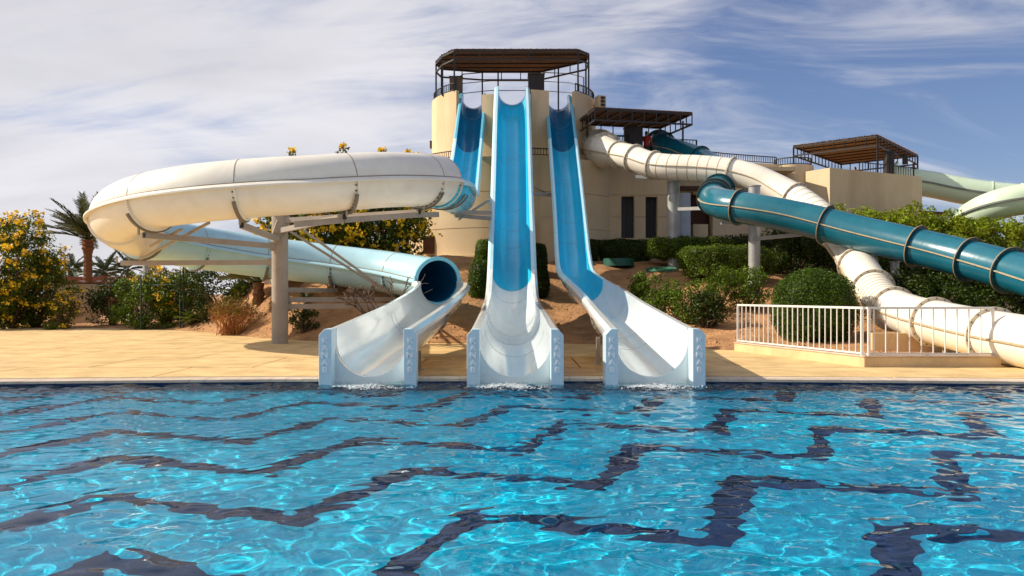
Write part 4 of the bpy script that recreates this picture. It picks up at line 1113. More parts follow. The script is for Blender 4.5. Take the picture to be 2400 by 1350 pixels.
railing('black railing along the far terrace under the light brown canopy', [Vector((*(clf + Vector((-1.2, -.6))), 7.7)), Vector((*(clf + (crt - clf) * .0 + Vector((1.5, 1.5))), 7.7)), Vector((*(cn + (crt - cn) * .5 + Vector((-3.0, 2.6))), 7.7)), Vector((*(crt), 7.7))], 0.85, 0.2, M['black'])
railing('black railing on the near edge of the far terrace', [Vector((*(A_ + nAB * .5 + dAB * 3.0), 7.75)), Vector((*(B_ + nAB * .5), 7.75))], 0.80, 0.2, M['black'])

# white pool railing on its plinth
RL, RC, RR_ = Vector((6.30, 24.2, 0)), Vector((7.74, 18.75, 0)), Vector((10.75, 18.75, 0))
wall = thing('low_wall', tuple(RC), 'low sandy plinth wall under the white railing by the pool', 'wall')
def plinth(a, b, th, z1):
    d = (b - a).normalized(); n_ = Vector((-d.y, d.x, 0))
    o = prism('wall_segment', [a.xy, b.xy, (b + n_ * th).xy, (a + n_ * th).xy], -0.02, z1, M['plinth'], wall); bevel_obj(o, 0.015)
    cap_ = prism('cap', [(a - n_ * .02).xy, (b - n_ * .02).xy, (b + n_ * (th + .02)).xy, (a + n_ * (th + .02)).xy], z1, z1 + 0.03, M['coping'], wall); bevel_obj(cap_, 0.008)
plinth(RL, RC, 0.25, 0.22)
plinth(RC + Vector((0.002, 0, 0)), RR_, 0.28, 0.222)
rail = thing('pool_railing', tuple(RC), 'white steel railing with upright bars standing on the low wall', 'railing')
for a, b, nb_ in ((RL, RC, 25), (RC, RR_ - Vector((0.12, 0, 0)), 11)):
    d = (b - a).normalized(); n_ = Vector((-d.y, d.x, 0)) * 0.12; up = Vector((0, 0, 1))
    beam('top_rail', a + n_ + up * 1.30, b + n_ + up * 1.30, 0.055, 0.05, M['railwhite'], rail)
    beam('bottom_rail', a + n_ + up * 0.29, b + n_ + up * 0.29, 0.045, 0.035, M['railwhite'], rail)
    for k_ in range(nb_ + 1):
        p_ = a.lerp(b, k_ / nb_) + n_; big = k_ in (0, nb_)
        if big: beam('post', p_ + up * 0.25, p_ + up * 1.275, 0.055, 0.055, M['railwhite'], rail)
        else: tube('bar', [p_ + up * 0.307, p_ + up * 1.275], 0.0155, M['railwhite'], rail, 8)

# low wall behind the white tube and walls at the left
lw = thing('retaining_wall', tuple(at(2080, 810, 24)), 'low brown wall behind the white tube and the railing', 'wall')
prism('wall_segment', [(9.8, 23.2), (16, 22.6), (16, 22.9), (9.8, 23.5)], -0.1, 0.55, M['plinth'], lw)
gw = thing('garden_wall', tuple(at(195, 760, 44)), 'tall beige rendered garden wall with a dark coping at the left', 'wall')
p0, p1 = at(110, 760, 44), at(226, 760, 44)
box('wall_panel', ((p0.x + p1.x) / 2, 44.3, 1.05), (p1.x - p0.x, 0.25, 2.2), M['stucco'], gw)
box('coping', ((p0.x + p1.x) / 2 + 1.6, 44.3, 2.18), (p1.x - p0.x + 4.0, 0.32, 0.05), M['darkwood'], gw)
fw = thing('brick_wall', tuple(at(250, 680, 62)), 'low red brick wall behind the beige garden wall', 'wall')
p0, p1 = at(130, 690, 62), at(310, 690, 62)
for k_ in range(4):
    box('brick_course', ((p0.x + p1.x) / 2, 62 + 0.02 * (k_ % 2), 1.75 + k_ * 0.33), (p1.x - p0.x, 0.4, 0.31), M['brick'], fw)
box('wall_base', ((p0.x + p1.x) / 2, 62.1, 0.75), (p1.x - p0.x, 0.36, 1.7), M['brick'], fw)
fe = thing('wire_fence', tuple(at(420, 745, 38)), 'dark green fence posts and rail between the left bushes', 'fence')
for px_ in (422, 430, 330):
    q = at(px_, 700, 38.4); tube('post', [(q.x, q.y, gz(q.x, q.y) - .1), (q.x, q.y, 2.5 + (0.35 if px_ == 430 else 0))], 0.035, M['fence'], fe, 8)
q0, q1 = at(226, 668, 40.5), at(432, 668, 38.4)
beam('rail', (q0.x, q0.y, 2.05), (q1.x, q1.y, 2.05), 0.05, 0.05, M['fence'], fe)

# dark panels and boxes by the slide starts
def screen(label, px0, px1, py0, py1, Y, m_, dep=0.5):
    a, b = at(px0, py1, Y), at(px1, py0, Y)
    t_ = thing('slide_gate', (a.x, Y, a.z), label, 'gate')
    box('panel', ((a.x + b.x) / 2, Y, (a.z + b.z) / 2), (b.x - a.x, dep, b.z - a.z), m_, t_, 0, 0.015)
    box('cap', ((a.x + b.x) / 2, Y, b.z + 0.02), (b.x - a.x + .06, dep + .06, 0.05), M['black'], t_)
    box('post', ((a.x + b.x) / 2, Y - dep / 2 - 0.012, (a.z + b.z) / 2), (0.05, 0.03, b.z - a.z - .05), M['black'], t_)
screen('brown panelled gate at the top of the left slide', 1054, 1084, 183, 222, 43.6, M['brownwood'])
screen('dark gate at the top of the middle slide', 1238, 1275, 179, 216, 43.4, M['darkwood'], 0.9)
screen('black gate on the terrace between the white and teal tubes', 1463, 1505, 301, 362, 42.7, M['darkwood'])
screen('narrow black gate at the start of the pale green slide', 2074, 2092, 358, 412, 46.6, M['darkwood'])
screen('slim dark gate behind the start of the pale green slide', 2117, 2125, 363, 385, 49.5, M['darkwood'], 0.3)
sp = thing('loudspeaker', tuple(at(1408, 250, 43.2)), 'tan louvred loudspeaker on the right side of the round tower', 'loudspeaker')
q = at(1407, 240, 43.4)
box('case', q, (0.42, 0.5, 0.62), M['stucco'], sp, R(20), 0.02)
for k_ in range(3):
    box('louvre', q + Vector((0.10, -0.27, -0.18 + 0.18 * k_)), (0.20, 0.06, 0.12), M['black'], sp, R(20))
beam('bracket', q + Vector((-0.1, .1, 0)), Vector((4.2, 44.6, q.z)), 0.06, 0.06, M['black'], sp)
bk = thing('wall_bracket', tuple(at(1010, 340, 45)), 'small brown box on the left edge of the round tower', 'box')
q = at(1010, 340, 45.2); box('case', q, (0.10, 0.25, 0.35), M['brownwood'], bk); box('lid', q + Vector((0, 0, .19)), (0.13, 0.28, 0.03), M['black'], bk)

# planter ring and coiled hose on the bank
q = at(1450, 632, 39.0); zq = gz(q.x, q.y)
pr = thing('planter_ring', (q.x, q.y, zq), 'low dark green plastic ring lying on the sand below the hedge', 'planter')
ringobj('ring', (q.x, q.y, zq + 0.16), (0, 0.001, 1), 0.62, 0.70, 0.34, M['greenplastic'], pr)
ringobj('lid', (q.x, q.y, zq + 0.30), (0, 0.001, 1), 0.02, 0.625, 0.03, M['greenplastic'], pr)
q = at(1552, 632, 37.5)
hs = []
for k_ in range(150):
    a = k_ * 0.33; r_ = 0.45 + 0.12 * math.sin(k_ * .21) + 0.02 * math.sin(k_ * 1.3)
    x_, y_ = q.x + 0.02 * math.sin(k_) + r_ * 1.3 * math.cos(a), q.y + r_ * math.sin(a); hs.append((x_, y_, gz(x_, y_) + 0.03 + 0.0006 * k_))
tag(tube('garden_hose', hs, 0.016, M['hose'], None, 6), 'coil of pale green garden hose on the sandy bank', 'hose')

# ------------------------------------------------------------------ plants
def leaves(name, C, Nrm, size, m, parent, rng, aspect=0.5, kind=None, jitter=0.9):
    """one mesh of small pointed leaves at points C, facing about Nrm"""
    n_ = len(C)
    d = Nrm + rng.normal(0, jitter, (n_, 3)); d /= np.linalg.norm(d, axis=1)[:, None] + 1e-9
    r_ = rng.normal(0, 1, (n_, 3)); t_ = np.cross(d, r_); t_ /= np.linalg.norm(t_, axis=1)[:, None] + 1e-9
    b_ = np.cross(d, t_)
    s = size * rng.uniform(0.6, 1.35, n_)[:, None]
    V = np.stack([C - t_ * s * .5, C + b_ * s * aspect * .5 + d * s * .06, C + t_ * s * .5, C - b_ * s * aspect * .5 + d * s * .06], 1).reshape(-1, 3)
    Q = np.arange(4 * n_).reshape(-1, 4)
    return qmesh(name, V, Q, m, parent, kind=kind)
def lumps_cloud(center, rad, nl, per, lr, rng, shell=0.75, squash=0.8, zmin=None):
    """points gathered in clumps inside an ellipsoid"""
    c = np.array(center); rad = np.array(rad)
    u = rng.normal(0, 1, (nl, 3)); u /= np.linalg.norm(u, axis=1)[:, None]
    rr = rng.uniform(shell ** 2, 1, nl)[:, None] ** 0.5
    L_ = c + u * rr * rad
    sz = lr * rng.uniform(0.6, 1.3, nl)
    v = rng.normal(0, 1, (nl, per, 3)); v /= np.linalg.norm(v, axis=2)[:, :, None]
    q = rng.uniform(0.35, 1, (nl, per, 1)) ** 0.5
    P = L_[:, None, :] + v * q * sz[:, None, None] * np.array([1, 1, squash])
    Nn = v + np.array([0, 0, 0.5])
    P, Nn = P.reshape(-1, 3), Nn.reshape(-1, 3)
    if zmin is not None:
        k_ = P[:, 2] > zmin; P, Nn = P[k_], Nn[k_]
    return P, Nn, L_
def stems(base, tips, m, parent, rng, r0=0.05, name='stem', sag=0.1):
    V, Fc = [], []
    b = Vector(base)
    for t_ in tips:
        t_ = Vector(t_); mid_ = b.lerp(t_, 0.5) + Vector(rng.normal(0, sag, 3))
        tubegeo([b + Vector((rng.normal(0, .06), rng.normal(0, .06), -0.1)), mid_, t_], [r0, r0 * .6, r0 * .2], 5, V, Fc)
    return mesh(name, V, Fc, m, parent, True)
def bush(label, base, rad, m_, seed, nl=60, per=60, lr=0.35, size=0.13, flowers=0, fl_m='flower', cat='bush', lift=0.0, name='bush', shell=0.45, flbias=0.3, group=None, squash=.85):
    rng = np.random.default_rng(seed); base = Vector(base)
    t_ = thing(name, base, label, cat, group)
    c = base + Vector((0, 0, rad[2] * 0.92 + lift))
    P, Nn, L_ = lumps_cloud(c, rad, nl, per, lr, rng, shell, squash, base.z + 0.03)
    leaves('crown', P, Nn, size, M[m_], t_, rng)
    sel = L_[rng.choice(len(L_), min(len(L_), 16), replace=False)]
    stems(base, [tuple(s) for s in sel], M['bark'], t_, rng, 0.035 + 0.012 * rad[2])
    if flowers:
        w_ = L_[np.argsort(-(L_[:, 2] - base.z) / rad[2] * flbias - (c.y - L_[:, 1]) / rad[1] * 0.55 + rng.normal(0, 0.35, len(L_)))][:flowers]
        F_, FN = [], []
        for f in w_:
            d = np.array([f[0] - c.x, (f[1] - c.y), f[2] - c.z + 0.3]); d /= np.linalg.norm(d)
            d[1] -= 0.3
            cc = f + d * lr * rng.uniform(.75, 1.05)
            k_ = rng.integers(10, 26); F_.append(cc + rng.normal(0, lr * .32, (k_, 3)) * np.array([1, 1, .7])); FN.append(np.repeat(d[None], k_, 0))
        F_, FN = np.concatenate(F_), np.concatenate(FN)
        leaves('blossom', F_, FN, size * 0.95, M[fl_m], t_, rng, 0.9, kind='stuff')
    return t_
def hedge(label, c, s, m_, seed, n_=9000, size=0.07, rz=0.0, power=5.0, name='hedge', cat='hedge', stem=True, bottom=0.0, rough=0.08):
    """clipped shrub: leaves over a rounded block, filled by a core coloured dark for the shade inside"""
    rng = np.random.default_rng(seed); c = Vector(c)
    t_ = thing(name, c, label, cat)
    hs_ = np.array(s) / 2
    u = rng.normal(0, 1, (n_, 3)); u /= np.linalg.norm(u, axis=1)[:, None]
    k_ = (np.abs(u) ** power).sum(1) ** (-1 / power)
    sp_ = u * k_[:, None]
    g = np.sign(sp_) * np.abs(sp_) ** (power - 1); g /= np.linalg.norm(g, axis=1)[:, None]
    lump = 1 + rough * (np.sin(5 * sp_[:, 0] * hs_[0] + seed) * np.sin(4.3 * sp_[:, 2] * hs_[2] + 1.3 * sp_[:, 1] * hs_[1]) + 0.5 * np.sin(11 * sp_[:, 0] * hs_[0] + 7 * sp_[:, 1] * hs_[1]))
    P = sp_ * lump[:, None] * hs_ * (rng.uniform(0.86, 1.03, n_) + 0.08 * (rng.random(n_) < 0.06) * rng.random(n_))[:, None]
    ca, sa = math.cos(rz), math.sin(rz)
    rot = np.array([[ca, -sa, 0], [sa, ca, 0], [0, 0, 1]])
    P = P @ rot.T + np.array([c.x, c.y, c.z + hs_[2] + bottom]); Nn = g @ rot.T
    leaves('crown', P, Nn, size, M[m_], t_, rng, 0.6, jitter=0.75)
    # inner foliage, its dark leaf colour standing for shade deep in the crown
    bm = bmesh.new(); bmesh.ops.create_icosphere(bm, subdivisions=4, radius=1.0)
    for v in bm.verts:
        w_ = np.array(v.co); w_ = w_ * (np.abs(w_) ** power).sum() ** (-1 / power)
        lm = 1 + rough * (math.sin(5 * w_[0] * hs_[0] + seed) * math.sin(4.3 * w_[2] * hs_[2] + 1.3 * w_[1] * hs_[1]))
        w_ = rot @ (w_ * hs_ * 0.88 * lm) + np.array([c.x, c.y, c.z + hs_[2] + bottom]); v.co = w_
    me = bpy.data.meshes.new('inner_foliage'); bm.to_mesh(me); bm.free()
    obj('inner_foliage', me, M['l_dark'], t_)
    if stem:
        V, Fc = [], []
        for k2 in range(3):
            x_ = c.x + rng.uniform(-.3, .3) * s[0]; tubegeo([(x_, c.y, gz(x_, c.y) - .1), (x_, c.y, c.z + bottom + 0.3)], 0.04, 6, V, Fc)
        mesh('stem', V, Fc, M['bark'], t_)
    return t_

# clipped hedges on the bank
def hb(px0, px1, py0, py1, Y, dep, label, m_='l_hedge', seed=1, n_=9000, size=0.07, power=5.0, rz=0.0, **k):
    a, b = at(px0, py1, Y - dep / 2), at(px1, py0, Y - dep / 2)
    return hedge(label, ((a.x + b.x) / 2, Y, a.z), (b.x - a.x, dep, b.z - a.z), m_, seed, n_, size, rz, power, **k)
hb(1395, 1530, 560, 618, 41.4, 1.2, 'long thin dark clipped hedge against the wing wall', 'l_dark', 2, 6500, 0.09)
hb(1530, 1728, 553, 606, 39.0, 2.4, 'clipped box hedge in front of the entrance, behind the wide hedge', 'l_hedge', 3, 11000, 0.08)
hb(1617, 1828, 572, 652, 35.4, 2.6, 'wide flat topped clipped hedge around the grey post', 'l_hedge', 4, 16000, 0.07)
hb(1846, 2034, 632, 815, 25.4, 2.3, 'big dome shaped clipped shrub behind the white railing', 'l_ball', 5, 30000, 0.055, power=2.7, rough=0.045)
hb(1096, 1150, 606, 712, 33.2, 1.3, 'lower ball of clipped shrub left of the middle slide', 'l_hedge', 6, 9000, 0.06, power=2.6)
hb(1112, 1160, 560, 640, 35.2, 1.4, 'upper block of clipped shrub left of the middle slide', 'l_hedge', 7, 8000, 0.06, power=4)
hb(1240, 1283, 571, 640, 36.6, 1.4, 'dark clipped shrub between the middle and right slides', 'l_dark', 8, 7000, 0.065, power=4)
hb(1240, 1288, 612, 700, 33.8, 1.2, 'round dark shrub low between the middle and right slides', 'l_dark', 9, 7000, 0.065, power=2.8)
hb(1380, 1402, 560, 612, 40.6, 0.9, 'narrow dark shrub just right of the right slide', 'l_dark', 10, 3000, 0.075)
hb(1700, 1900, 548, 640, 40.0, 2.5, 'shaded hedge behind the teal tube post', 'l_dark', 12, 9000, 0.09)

def gb(px, py, Y):
    q = at(px, py, Y); return Vector((q.x, Y, gz(q.x, Y)))
# loose young shrubs on the bank
for k_, (px, Y, rx, rz_, lab) in enumerate(((1540, 30.0, 0.85, 0.82, 'loose leafy shrub closest to the right slide run-out'), (1610, 29.2, 0.8, 0.80, 'loose leafy shrub between two others on the sandy bank'), (1680, 30.0, 0.85, 0.86, 'tall loose shrub in front of the wide clipped hedge'), (1755, 29.8, 0.8, 0.80, 'loose leafy shrub just left of the end of the railing'), (1500, 32.6, 0.38, 0.55, 'small pale green shrub beside the upper rim of the right slide'), (1655, 28.2, 0.6, 0.6, 'low dark shrub at the foot of the sandy bank'))):
    bush(lab, gb(px, 700, Y), (rx, rx, rz_), 'l_bush' if k_ != 5 else 'l_dark', 30 + k_, 62, 52, 0.24, 0.09, cat='shrub', name='shrub', shell=.25)
# big trees at the right
for k_, (px, py, Y, rx, rz_, lab) in enumerate(((1985, 560, 40.0, 2.3, 1.72, 'low yellowish tree just right of the crossing of the two tubes'), (2075, 560, 41.0, 2.5, 1.78, 'bushy green tree in front of the terrace block'), (2165, 520, 41.0, 2.2, 1.85, 'tallest bright green tree below the pale green slide'), (2260, 560, 40.5, 2.4, 1.55, 'green tree under the curve of the pale green slide'), (2350, 560, 39.8, 2.5, 1.55, 'dense green tree near the right edge of the view'), (2450, 560, 40.5, 2.6, 1.6, 'green tree cut by the right edge of the view'))):
    bush(lab, gb(px, py, Y), (rx, 1.9, rz_), 'l_tree', 50 + k_, 150, 85, 0.42, 0.16, cat='tree', name='broadleaf_tree', shell=.5)
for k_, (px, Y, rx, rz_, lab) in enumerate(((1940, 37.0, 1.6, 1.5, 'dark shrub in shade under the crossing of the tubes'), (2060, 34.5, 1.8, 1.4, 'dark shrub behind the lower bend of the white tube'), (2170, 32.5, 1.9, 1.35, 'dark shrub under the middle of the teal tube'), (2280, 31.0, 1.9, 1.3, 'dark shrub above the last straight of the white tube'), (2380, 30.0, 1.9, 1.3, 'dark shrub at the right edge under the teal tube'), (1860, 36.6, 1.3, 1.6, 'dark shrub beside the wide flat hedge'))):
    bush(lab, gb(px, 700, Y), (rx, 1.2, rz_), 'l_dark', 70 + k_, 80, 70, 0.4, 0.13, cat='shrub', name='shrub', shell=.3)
for k_, (px, Y, rx, rz_, lab) in enumerate(((2105, 27.6, 1.2, 0.85, 'dark low shrub right of the thin post under the teal tube'), (2190, 26.6, 1.4, 0.9, 'dark low shrub behind the middle flange of the white tube'), (2285, 25.6, 1.4, 0.85, 'dark low shrub behind the last flange of the white tube'), (2385, 24.8, 1.4, 0.9, 'dark low shrub at the right edge behind the white tube'), (1930, 30.5, 1.3, 0.8, 'dark low shrub behind the dome shaped shrub'))):
    bush(lab, gb(px, 700, Y), (rx, 0.8, rz_), 'l_dark', 90 + k_, 70, 70, 0.3, 0.10, cat='shrub', name='shrub', shell=.3)
bush('small bright green sprig above the white tube flange', gb(2285, 700, 26.5) + Vector((0, 0, 0.5)), (0.7, 0.4, 0.45), 'l_bush', 80, 22, 40, 0.2, 0.09, cat='shrub', name='shrub', shell=.2)

# yellow flowering shrubs
bush('tallest yellow flowering shrub at the left edge', gb(30, 765, 40.5), (2.1, 1.8, 2.95), 'l_tecoma', 101, 180, 90, 0.42, 0.15, 130, cat='shrub', name='flowering_shrub')
bush('dark leafy flowering shrub in the middle of the left clump', gb(85, 765, 41.5), (1.9, 1.5, 1.9), 'l_tecoma', 102, 120, 80, 0.4, 0.14, 26, cat='shrub', name='flowering_shrub')
bush('small bright flowering shrub in front of the beige wall', gb(148, 770, 39.8), (0.7, 0.6, 0.95), 'l_olive', 103, 50, 50, 0.25, 0.10, 16, cat='shrub', name='flowering_shrub', shell=.2)
bush('yellow flowering bush cut by the left edge', gb(-40, 770, 39.0), (1.3, 1.2, 1.35), 'l_tecoma', 104, 80, 70, 0.36, 0.13, 22, cat='shrub', name='flowering_shrub')
bush('round green bush with no flowers right of the beige wall', gb(335, 755, 39.5), (1.45, 1.2, 1.35), 'l_bush', 105, 100, 75, 0.34, 0.11, 0, cat='bush')
bush('green bush with yellow tops under the spiral tube', gb(390, 745, 40.8), (1.5, 1.2, 1.55), 'l_olive', 106, 90, 70, 0.34, 0.12, 34, cat='shrub', name='flowering_shrub')
bush('long yellow flowering bush behind the spiral, nearest the column', gb(735, 600, 38.0), (2.7, 1.8, 2.05), 'l_tecoma', 107, 210, 90, 0.42, 0.16, 170, cat='shrub', name='flowering_shrub', flbias=-0.1)
bush('long yellow flowering bush behind the spiral, nearest the tower', gb(895, 600, 38.2), (2.3, 1.8, 1.95), 'l_tecoma', 108, 190, 90, 0.42, 0.16, 105, cat='shrub', name='flowering_shrub', flbias=-0.1)
for k_, (px, py) in enumerate(((686, 352), (803, 342), (895, 350), (955, 357))):
    # flowering shoots that rise above the tube
    rng = np.random.default_rng(200 + k_); Y = 38.0; top = at(px, py, Y); b0 = Vector((top.x, Y, gz(top.x, Y)))
    lab = ('single flowering shoot above the tube, above the column', 'tallest flowering shoot showing above the tube', 'flowering shoot above the tube, third from the left', 'pair of flowering tips above the tube beside the terrace railing')[k_]
    t_ = thing('flowering_shoot', b0, lab, 'shrub')
    tube('stem', [b0, b0.lerp(top, .5) + Vector((.1, 0, 0)), top], [0.05, 0.035, 0.015], M['bark'], t_, 6)
    nl_ = 260; Pz = np.array([list(top)]) + rng.normal(0, 1, (nl_, 3)) * np.array([0.12, 0.12, 0.0]) ; Pz[:, 2] = top.z - rng.uniform(0.05, 1.6, nl_)
    leaves('crown', Pz, rng.normal(0, 1, (nl_, 3)), 0.15, M['l_tecoma'], t_, rng)
    heads = [top] if k_ != 3 else [top, top + Vector((0.38, 0, -0.12))]
    Fz = np.concatenate([np.array([list(h_)]) + rng.normal(0, 1, (45, 3)) * np.array([0.085, 0.085, 0.06]) for h_ in heads])
    leaves('blossom', Fz, np.tile([0, -.5, .6], (len(Fz), 1)), 0.14, M['flower'], t_, rng, 0.9, kind='stuff')

# dry reddish bush on the bank
def twiggy(label, base, h, spread, n_, seed, m_='dry', leafm='l_olive', nleaf=900, name='dry_bush', lz=(0.55, 1.0)):
    rng = np.random.default_rng(seed); base = Vector(base); t_ = thing(name, base, label, 'bush')
    V, Fc, tips = [], [], []
    for k_ in range(n_):
        a = rng.uniform(0, 6.283); sp_ = spread * rng.uniform(0, 1) ** .6; hh = h * rng.uniform(.55, 1.05) * (1 - 0.25 * (sp_ / spread) ** 2)
        b0 = base + Vector((rng.normal(0, spread * .24), rng.normal(0, spread * .22), -.03))
        tip = base + Vector((sp_ * math.cos(a), sp_ * math.sin(a), hh)); md = b0.lerp(tip, .5) + Vector((sp_ * .12 * math.cos(a), sp_ * .12 * math.sin(a), 0)) + Vector(rng.normal(0, .06, 3))
        tubegeo([b0, md, tip], [0.012, 0.008, 0.004], 3, V, Fc); tips.append(tip)
        for _ in range(4):
            f = rng.uniform(.35, .9); q = md.lerp(tip, f); e_ = q + Vector(rng.normal(0, .14, 3)) + Vector((0, 0, .10)); tubegeo([q, e_], [0.006, 0.003], 3, V, Fc); tips.append(e_)
    mesh('twig_tangle', V, Fc, M[m_], t_, kind='stuff')
    T_ = np.array([list(q) for q in tips]); zt = (T_[:, 2] - base.z) / h
    C = T_[rng.choice(np.nonzero(zt > lz[0])[0], nleaf)] + rng.normal(0, .05, (nleaf, 3))
    leaves('crown', C, rng.normal(0, 1, (nleaf, 3)) + [0, 0, .5], 0.075, M[leafm], t_, rng, .6)
    nleaf = nleaf // 2; C = T_[rng.choice(len(T_), nleaf)] + rng.normal(0, .05, (nleaf, 3))
    leaves('dry_leaf_mass', C, rng.normal(0, 1, (nleaf, 3)), 0.05, M[m_], t_, rng, .6, kind='stuff')
twiggy('dry reddish brown bush at the edge of the deck left of the column', gb(545, 788, 33.5), 1.5, 1.0, 190, 301, nleaf=1500)
# bare branched shrub in front of the lower tube
def barebranch(label, base, h, seed):
    rng = random.Random(seed); base = Vector(base); t_ = thing('bare_shrub', base, label, 'shrub')
    def grow(p_, d, l, r_, dep):
        V, Fc = [], []
        e_ = p_ + d * l; mdl = p_.lerp(e_, .5) + Vector((rng.gauss(0, .03), rng.gauss(0, .03), rng.gauss(0, .02)))
        tubegeo([p_, mdl, e_], [r_, r_ * .85, r_ * .7], 6, V, Fc); mesh('branch', V, Fc, M['twig'], t_, True)
        if dep > 0:
            for _ in range(rng.choice((2, 3, 3))):
                nd = (d + Vector((rng.gauss(0, .75), rng.gauss(0, .5), rng.gauss(.22, .35)))).normalized()
                grow(e_, nd, l * rng.uniform(.5, .85), r_ * .68, dep - 1)
    for k_ in range(4):
        grow(base + Vector((rng.gauss(0, .1), 0, -.05)), Vector((rng.uniform(-.8, .8), rng.uniform(-.2, .2), 1)).normalized(), h * .38, .045, 3)
barebranch('leafless branching shrub in front of the lower blue tube beside its mouth', gb(905, 740, 28.9), 2.5, 21)

# palms
FRONDS = {}
def frond_mesh(seed, L_, m_, droop, nleaf=44, ll=0.55):
    key = (seed, L_, m_)
    if key in FRONDS: return FRONDS[key]
    rng = random.Random(seed); V, Fc = [], []
    def pos(t_): return Vector((L_ * t_ * (1 - .12 * droop * t_), 0, -droop * L_ * t_ * t_ * .55))
    tubegeo([pos(t_ / 8) for t_ in range(9)], [0.03 * (1 - .85 * t_ / 8) for t_ in range(9)], 4, V, Fc)
    for k_ in range(nleaf):
        t_ = .16 + .84 * k_ / nleaf; p_ = pos(t_); q_ = pos(min(1, t_ + .02)); d = (q_ - p_).normalized()
        w_ = ll * (1 - abs(t_ - .5) ** 2 * 1.8) * rng.uniform(.85, 1.1)
        for sd in (-1, 1):
            dir_ = (d * rng.uniform(.75, 1.0) + Vector((0, sd * .75, rng.uniform(.10, .40)))).normalized()
            tip = p_ + dir_ * w_ - Vector((0, 0, w_ * .12)); mdl = p_ + dir_ * w_ * .45; wd = Vector((d.x, 0, d.z)) * .034
            b0 = len(V); V += [p_ - wd * .6, p_ + wd * .6, mdl + wd, tip, mdl - wd]; Fc.append((b0, b0 + 1, b0 + 2, b0 + 3, b0 + 4))
    me = bpy.data.meshes.new('frond'); me.from_pydata([tuple(v) for v in V], [], Fc); me.materials.append(M[m_]); me.update()
    FRONDS[key] = me
    return me
def palm(label, base, h, L_, nfr, seed, m_='l_palm', tr=0.22, name='date_palm', up=(-10, 82), lean=0.0):
    rng = random.Random(seed); base = Vector(base); t_ = thing(name, base, label, 'palm')
    top = base + Vector((lean, 0, h))
    if h > 0.5:
        V, Fc = [], []; rings = int(h / 0.14); pts_, rd = [], []
        for k_ in range(rings + 1):
            f = k_ / rings; pts_.append(base.lerp(top, f)); bulge = 1.35 if f > .86 else 1.0
            rd.append(tr * bulge * (1.12 - .2 * f) * (1.10 if k_ % 2 else .94) * rng.uniform(.95, 1.05))
        tubegeo(pts_, rd, 12, V, Fc); mesh('trunk', V, Fc, M['trunk'], t_)
    for k_ in range(nfr):
        el = R(rng.uniform(*up)); az = k_ * 2.399 + rng.uniform(-.2, .2)
        me = frond_mesh(k_ % 4, L_, m_, (0.35, 0.6, 0.85, 0.5)[k_ % 4])
        f = bpy.data.objects.new('frond', me); COL.objects.link(f); setparent(f, t_)
        f.matrix_basis = Matrix.Translation(top) @ Matrix.Rotation(az, 4, 'Z') @ Matrix.Rotation(-el, 4, 'Y') @ Matrix.Rotation(rng.uniform(-.5, .5), 4, 'X') @ Matrix.Scale(rng.uniform(.8, 1.1), 4)
    return t_
q = at(206, 690, 56); palm('tall date palm rising beside the left end of the spiral', (q.x, 56, 0), at(206, 562, 56).z, 3.1, 46, 5, tr=0.27, up=(18, 88))
for k_, (px, py, Y, lab) in enumerate(((168, 632, 75, 'far palm left of the tall palm trunk'), (245, 640, 72, 'far palm just right of the tall palm trunk'), (300, 632, 80, 'far palm partly behind the lower beam of the spiral'), (110, 640, 78, 'far palm crown above the flowering shrubs'))):
    q = at(px, py, Y); palm(lab, (q.x, Y, 0), q.z, 2.3, 20, 10 + k_, 'l_palmfar', tr=.22, up=(-15, 75))
q = gb(606, 660, 35.0); palm('young date palm with a short trunk just left of the column', q, 0.9, 2.0, 26, 31, 'l_palm', up=(15, 85))
# strappy and broad leaved plants under the spiral
def strap_plant(label, base, L_, n_, seed, m_, w=0.06, name='strappy_plant', el=(20, 80), cat='plant'):
    rng = random.Random(seed); base = Vector(base); t_ = thing(name, base, label, cat)
    for k_ in range(n_):
        az = k_ * 2.4 + rng.uniform(-.3, .3); e_ = R(rng.uniform(*el)); l_ = L_ * rng.uniform(.7, 1.1); V, Fc = [], []
        d = Vector((math.cos(az), math.sin(az), 0)); sdv = Vector((-d.y, d.x, 0))
        for j in range(6):
            f = j / 5; p_ = base + d * (l_ * f * math.cos(e_)) + Vector((0, 0, l_ * f * math.sin(e_) - .42 * l_ * f * f)); ww = w * math.sin(math.pi * min(1, .15 + .85 * f)) + .004
            V += [p_ - sdv * ww + Vector((0, 0, ww * .5)), p_, p_ + sdv * ww + Vector((0, 0, ww * .5))]
        for j in range(5):
            a = 3 * j; Fc += [(a, a + 1, a + 4, a + 3), (a + 1, a + 2, a + 5, a + 4)]
        mesh('leaf_blade', V, Fc, M[m_], t_, True)
strap_plant('dark strappy plant under the far turn of the spiral', gb(478, 690, 38.3), 1.5, 34, 41, 'l_palm', .05)
strap_plant('broad leaved plant left of the dry bush', gb(446, 730, 38.6), 1.3, 30, 42, 'l_broad', .10, el=(30, 85))
strap_plant('bright broad leaved plant behind the dry bush', gb(560, 690, 38.2), 1.5, 26, 43, 'l_broad', .11, el=(40, 85))
strap_plant('spiky rosette plant just right of the column', gb(715, 730, 33.0), 0.9, 40, 44, 'l_palm', .03)
strap_plant('spiky grey green plant right of the column behind the beams', gb(760, 720, 34.0), 0.9, 36, 45, 'l_palm', .03)
bush('dark low shrub at the foot of the column', gb(712, 790, 30.6), (0.55, .5, .55), 'l_dark', 110, 36, 50, .2, .08, 0, cat='shrub', name='shrub', shell=.2)
bush('dark leafy mass under the far turn of the spiral', gb(520, 690, 38.5), (2.3, 1.2, 1.4), 'l_dark', 111, 90, 70, .4, .13, 0, cat='shrub', name='shrub')
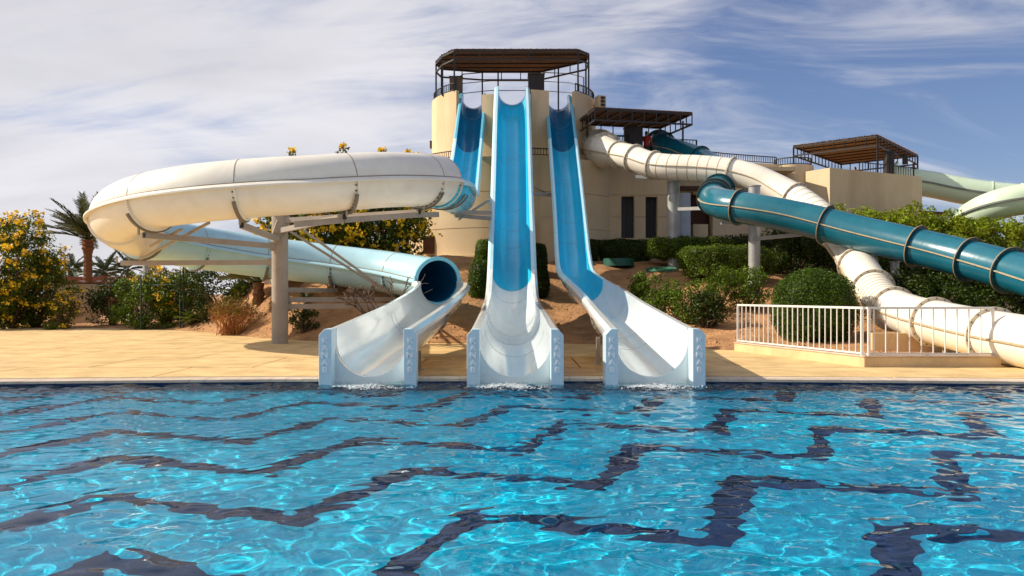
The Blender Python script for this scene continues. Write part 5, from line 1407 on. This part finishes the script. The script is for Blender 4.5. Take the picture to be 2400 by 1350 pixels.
bush('low green tuft beside the path at the left', gb(118, 772, 38.6), (.32, .3, .22), 'l_bush', 112, 16, 40, .12, .07, 0, cat='plant', name='grass_tuft', shell=.2)
bush('dark hedge mass between the beige wall and the round bush', gb(262, 750, 42.5), (1.4, 1.0, 1.25), 'l_dark', 113, 80, 70, .36, .12, 0, cat='shrub', name='shrub')
bush('low green ground plant on the edge of the mound', gb(388, 752, 39.0), (.6, .4, .16), 'l_bush', 114, 22, 40, .12, .07, 0, cat='plant', name='ground_plant', shell=.2)
bush('green bush behind the fence posts', gb(430, 735, 40.0), (1.3, 1.0, 1.3), 'l_bush', 115, 80, 70, .34, .12, 8, cat='bush')

# ------------------------------------------------------------------ people on the terraces
def person(label, base, shirt, pose='stand', face=180):
    base = Vector(base); t_ = thing('person', base, label, 'person'); rot = Matrix.Rotation(R(face), 3, 'Z')
    hip = 0.92 if pose == 'stand' else 0.48
    J = {'pel': (0, 0, hip), 'chest': (0, .02, hip + .38), 'neck': (0, .02, hip + .56), 'head': (0, 0, hip + .68), 'crown': (0, 0, hip + .82)}
    R_ = {'pel': .15, 'chest': .16, 'neck': .055, 'head': .095, 'crown': .075}; E_ = [('pel', 'chest'), ('chest', 'neck'), ('neck', 'head'), ('head', 'crown')]
    for s, n_ in ((-1, 'l'), (1, 'r')):
        J['sh' + n_] = (s * .19, .02, hip + .50); R_['sh' + n_] = .06; E_.append(('chest', 'sh' + n_))
        J['el' + n_] = (s * .26, -.05, hip + .24); R_['el' + n_] = .045; E_.append(('sh' + n_, 'el' + n_))
        J['ha' + n_] = (s * .22, -.26, hip + .14) if s < 0 else (s * .42, -.25, hip + .28); R_['ha' + n_] = .035; E_.append(('el' + n_, 'ha' + n_))
        J['hp' + n_] = (s * .10, 0, hip - .05); R_['hp' + n_] = .095; E_.append(('pel', 'hp' + n_))
        if pose == 'stand': J['kn' + n_] = (s * .11, -.02, .48); J['an' + n_] = (s * .11, .02, .08); J['to' + n_] = (s * .12, -.14, .04)
        else: J['kn' + n_] = (s * .13, -.42, .50); J['an' + n_] = (s * .13, -.42, .08); J['to' + n_] = (s * .13, -.56, .04)
        R_['kn' + n_] = .065; R_['an' + n_] = .045; R_['to' + n_] = .035; E_ += [('hp' + n_, 'kn' + n_), ('kn' + n_, 'an' + n_), ('an' + n_, 'to' + n_)]
    ks = list(J); me = bpy.data.meshes.new('body'); me.from_pydata([tuple(base + rot @ Vector(J[k_])) for k_ in ks], [(ks.index(a), ks.index(b)) for a, b in E_], [])
    o = bpy.data.objects.new('body', me); COL.objects.link(o); md = o.modifiers.new('s', 'SKIN'); o.modifiers.new('d', 'SUBSURF').levels = 1
    for i, k_ in enumerate(ks): me.skin_vertices[0].data[i].radius = (R_[k_], R_[k_])
    me.skin_vertices[0].data[0].use_root = True
    bpy.context.view_layer.update()
    nm = bpy.data.meshes.new_from_object(o.evaluated_get(bpy.context.evaluated_depsgraph_get())); bpy.data.objects.remove(o)
    nm.materials.clear(); nm.shade_smooth()
    for m_ in (M['skin'], M[shirt], M['darkcloth'], M['hair']): nm.materials.append(m_)
    inv = rot.inverted()
    for pl in nm.polygons:
        c_ = inv @ (Vector(pl.center) - base)
        pl.material_index = 3 if (c_.z > hip + .72 or (c_.z > hip + .62 and c_.y > .03)) else (1 if hip + .02 < c_.z < hip + .56 and abs(c_.x) < .25 else (2 if hip - .35 < c_.z <= hip + .02 else 0))
    nm.name = 'body'; obj('body', nm, None, t_)
q = at(1515, 355, 42.95); person('person in a red shirt standing behind the black gate by the tubes', (q.x, 42.95, 8.1), 'redcloth', face=150)
q = at(2004, 388, 46.0); person('dark haired person seated under the far canopy near the railing', (q.x, 46.0, 7.2), 'redcloth', 'sit', face=200)
q = at(2141, 388, 51.2); person('person seated behind the start of the pale green slide', (q.x, 51.2, 8.2), 'darkcloth', 'sit', face=200)
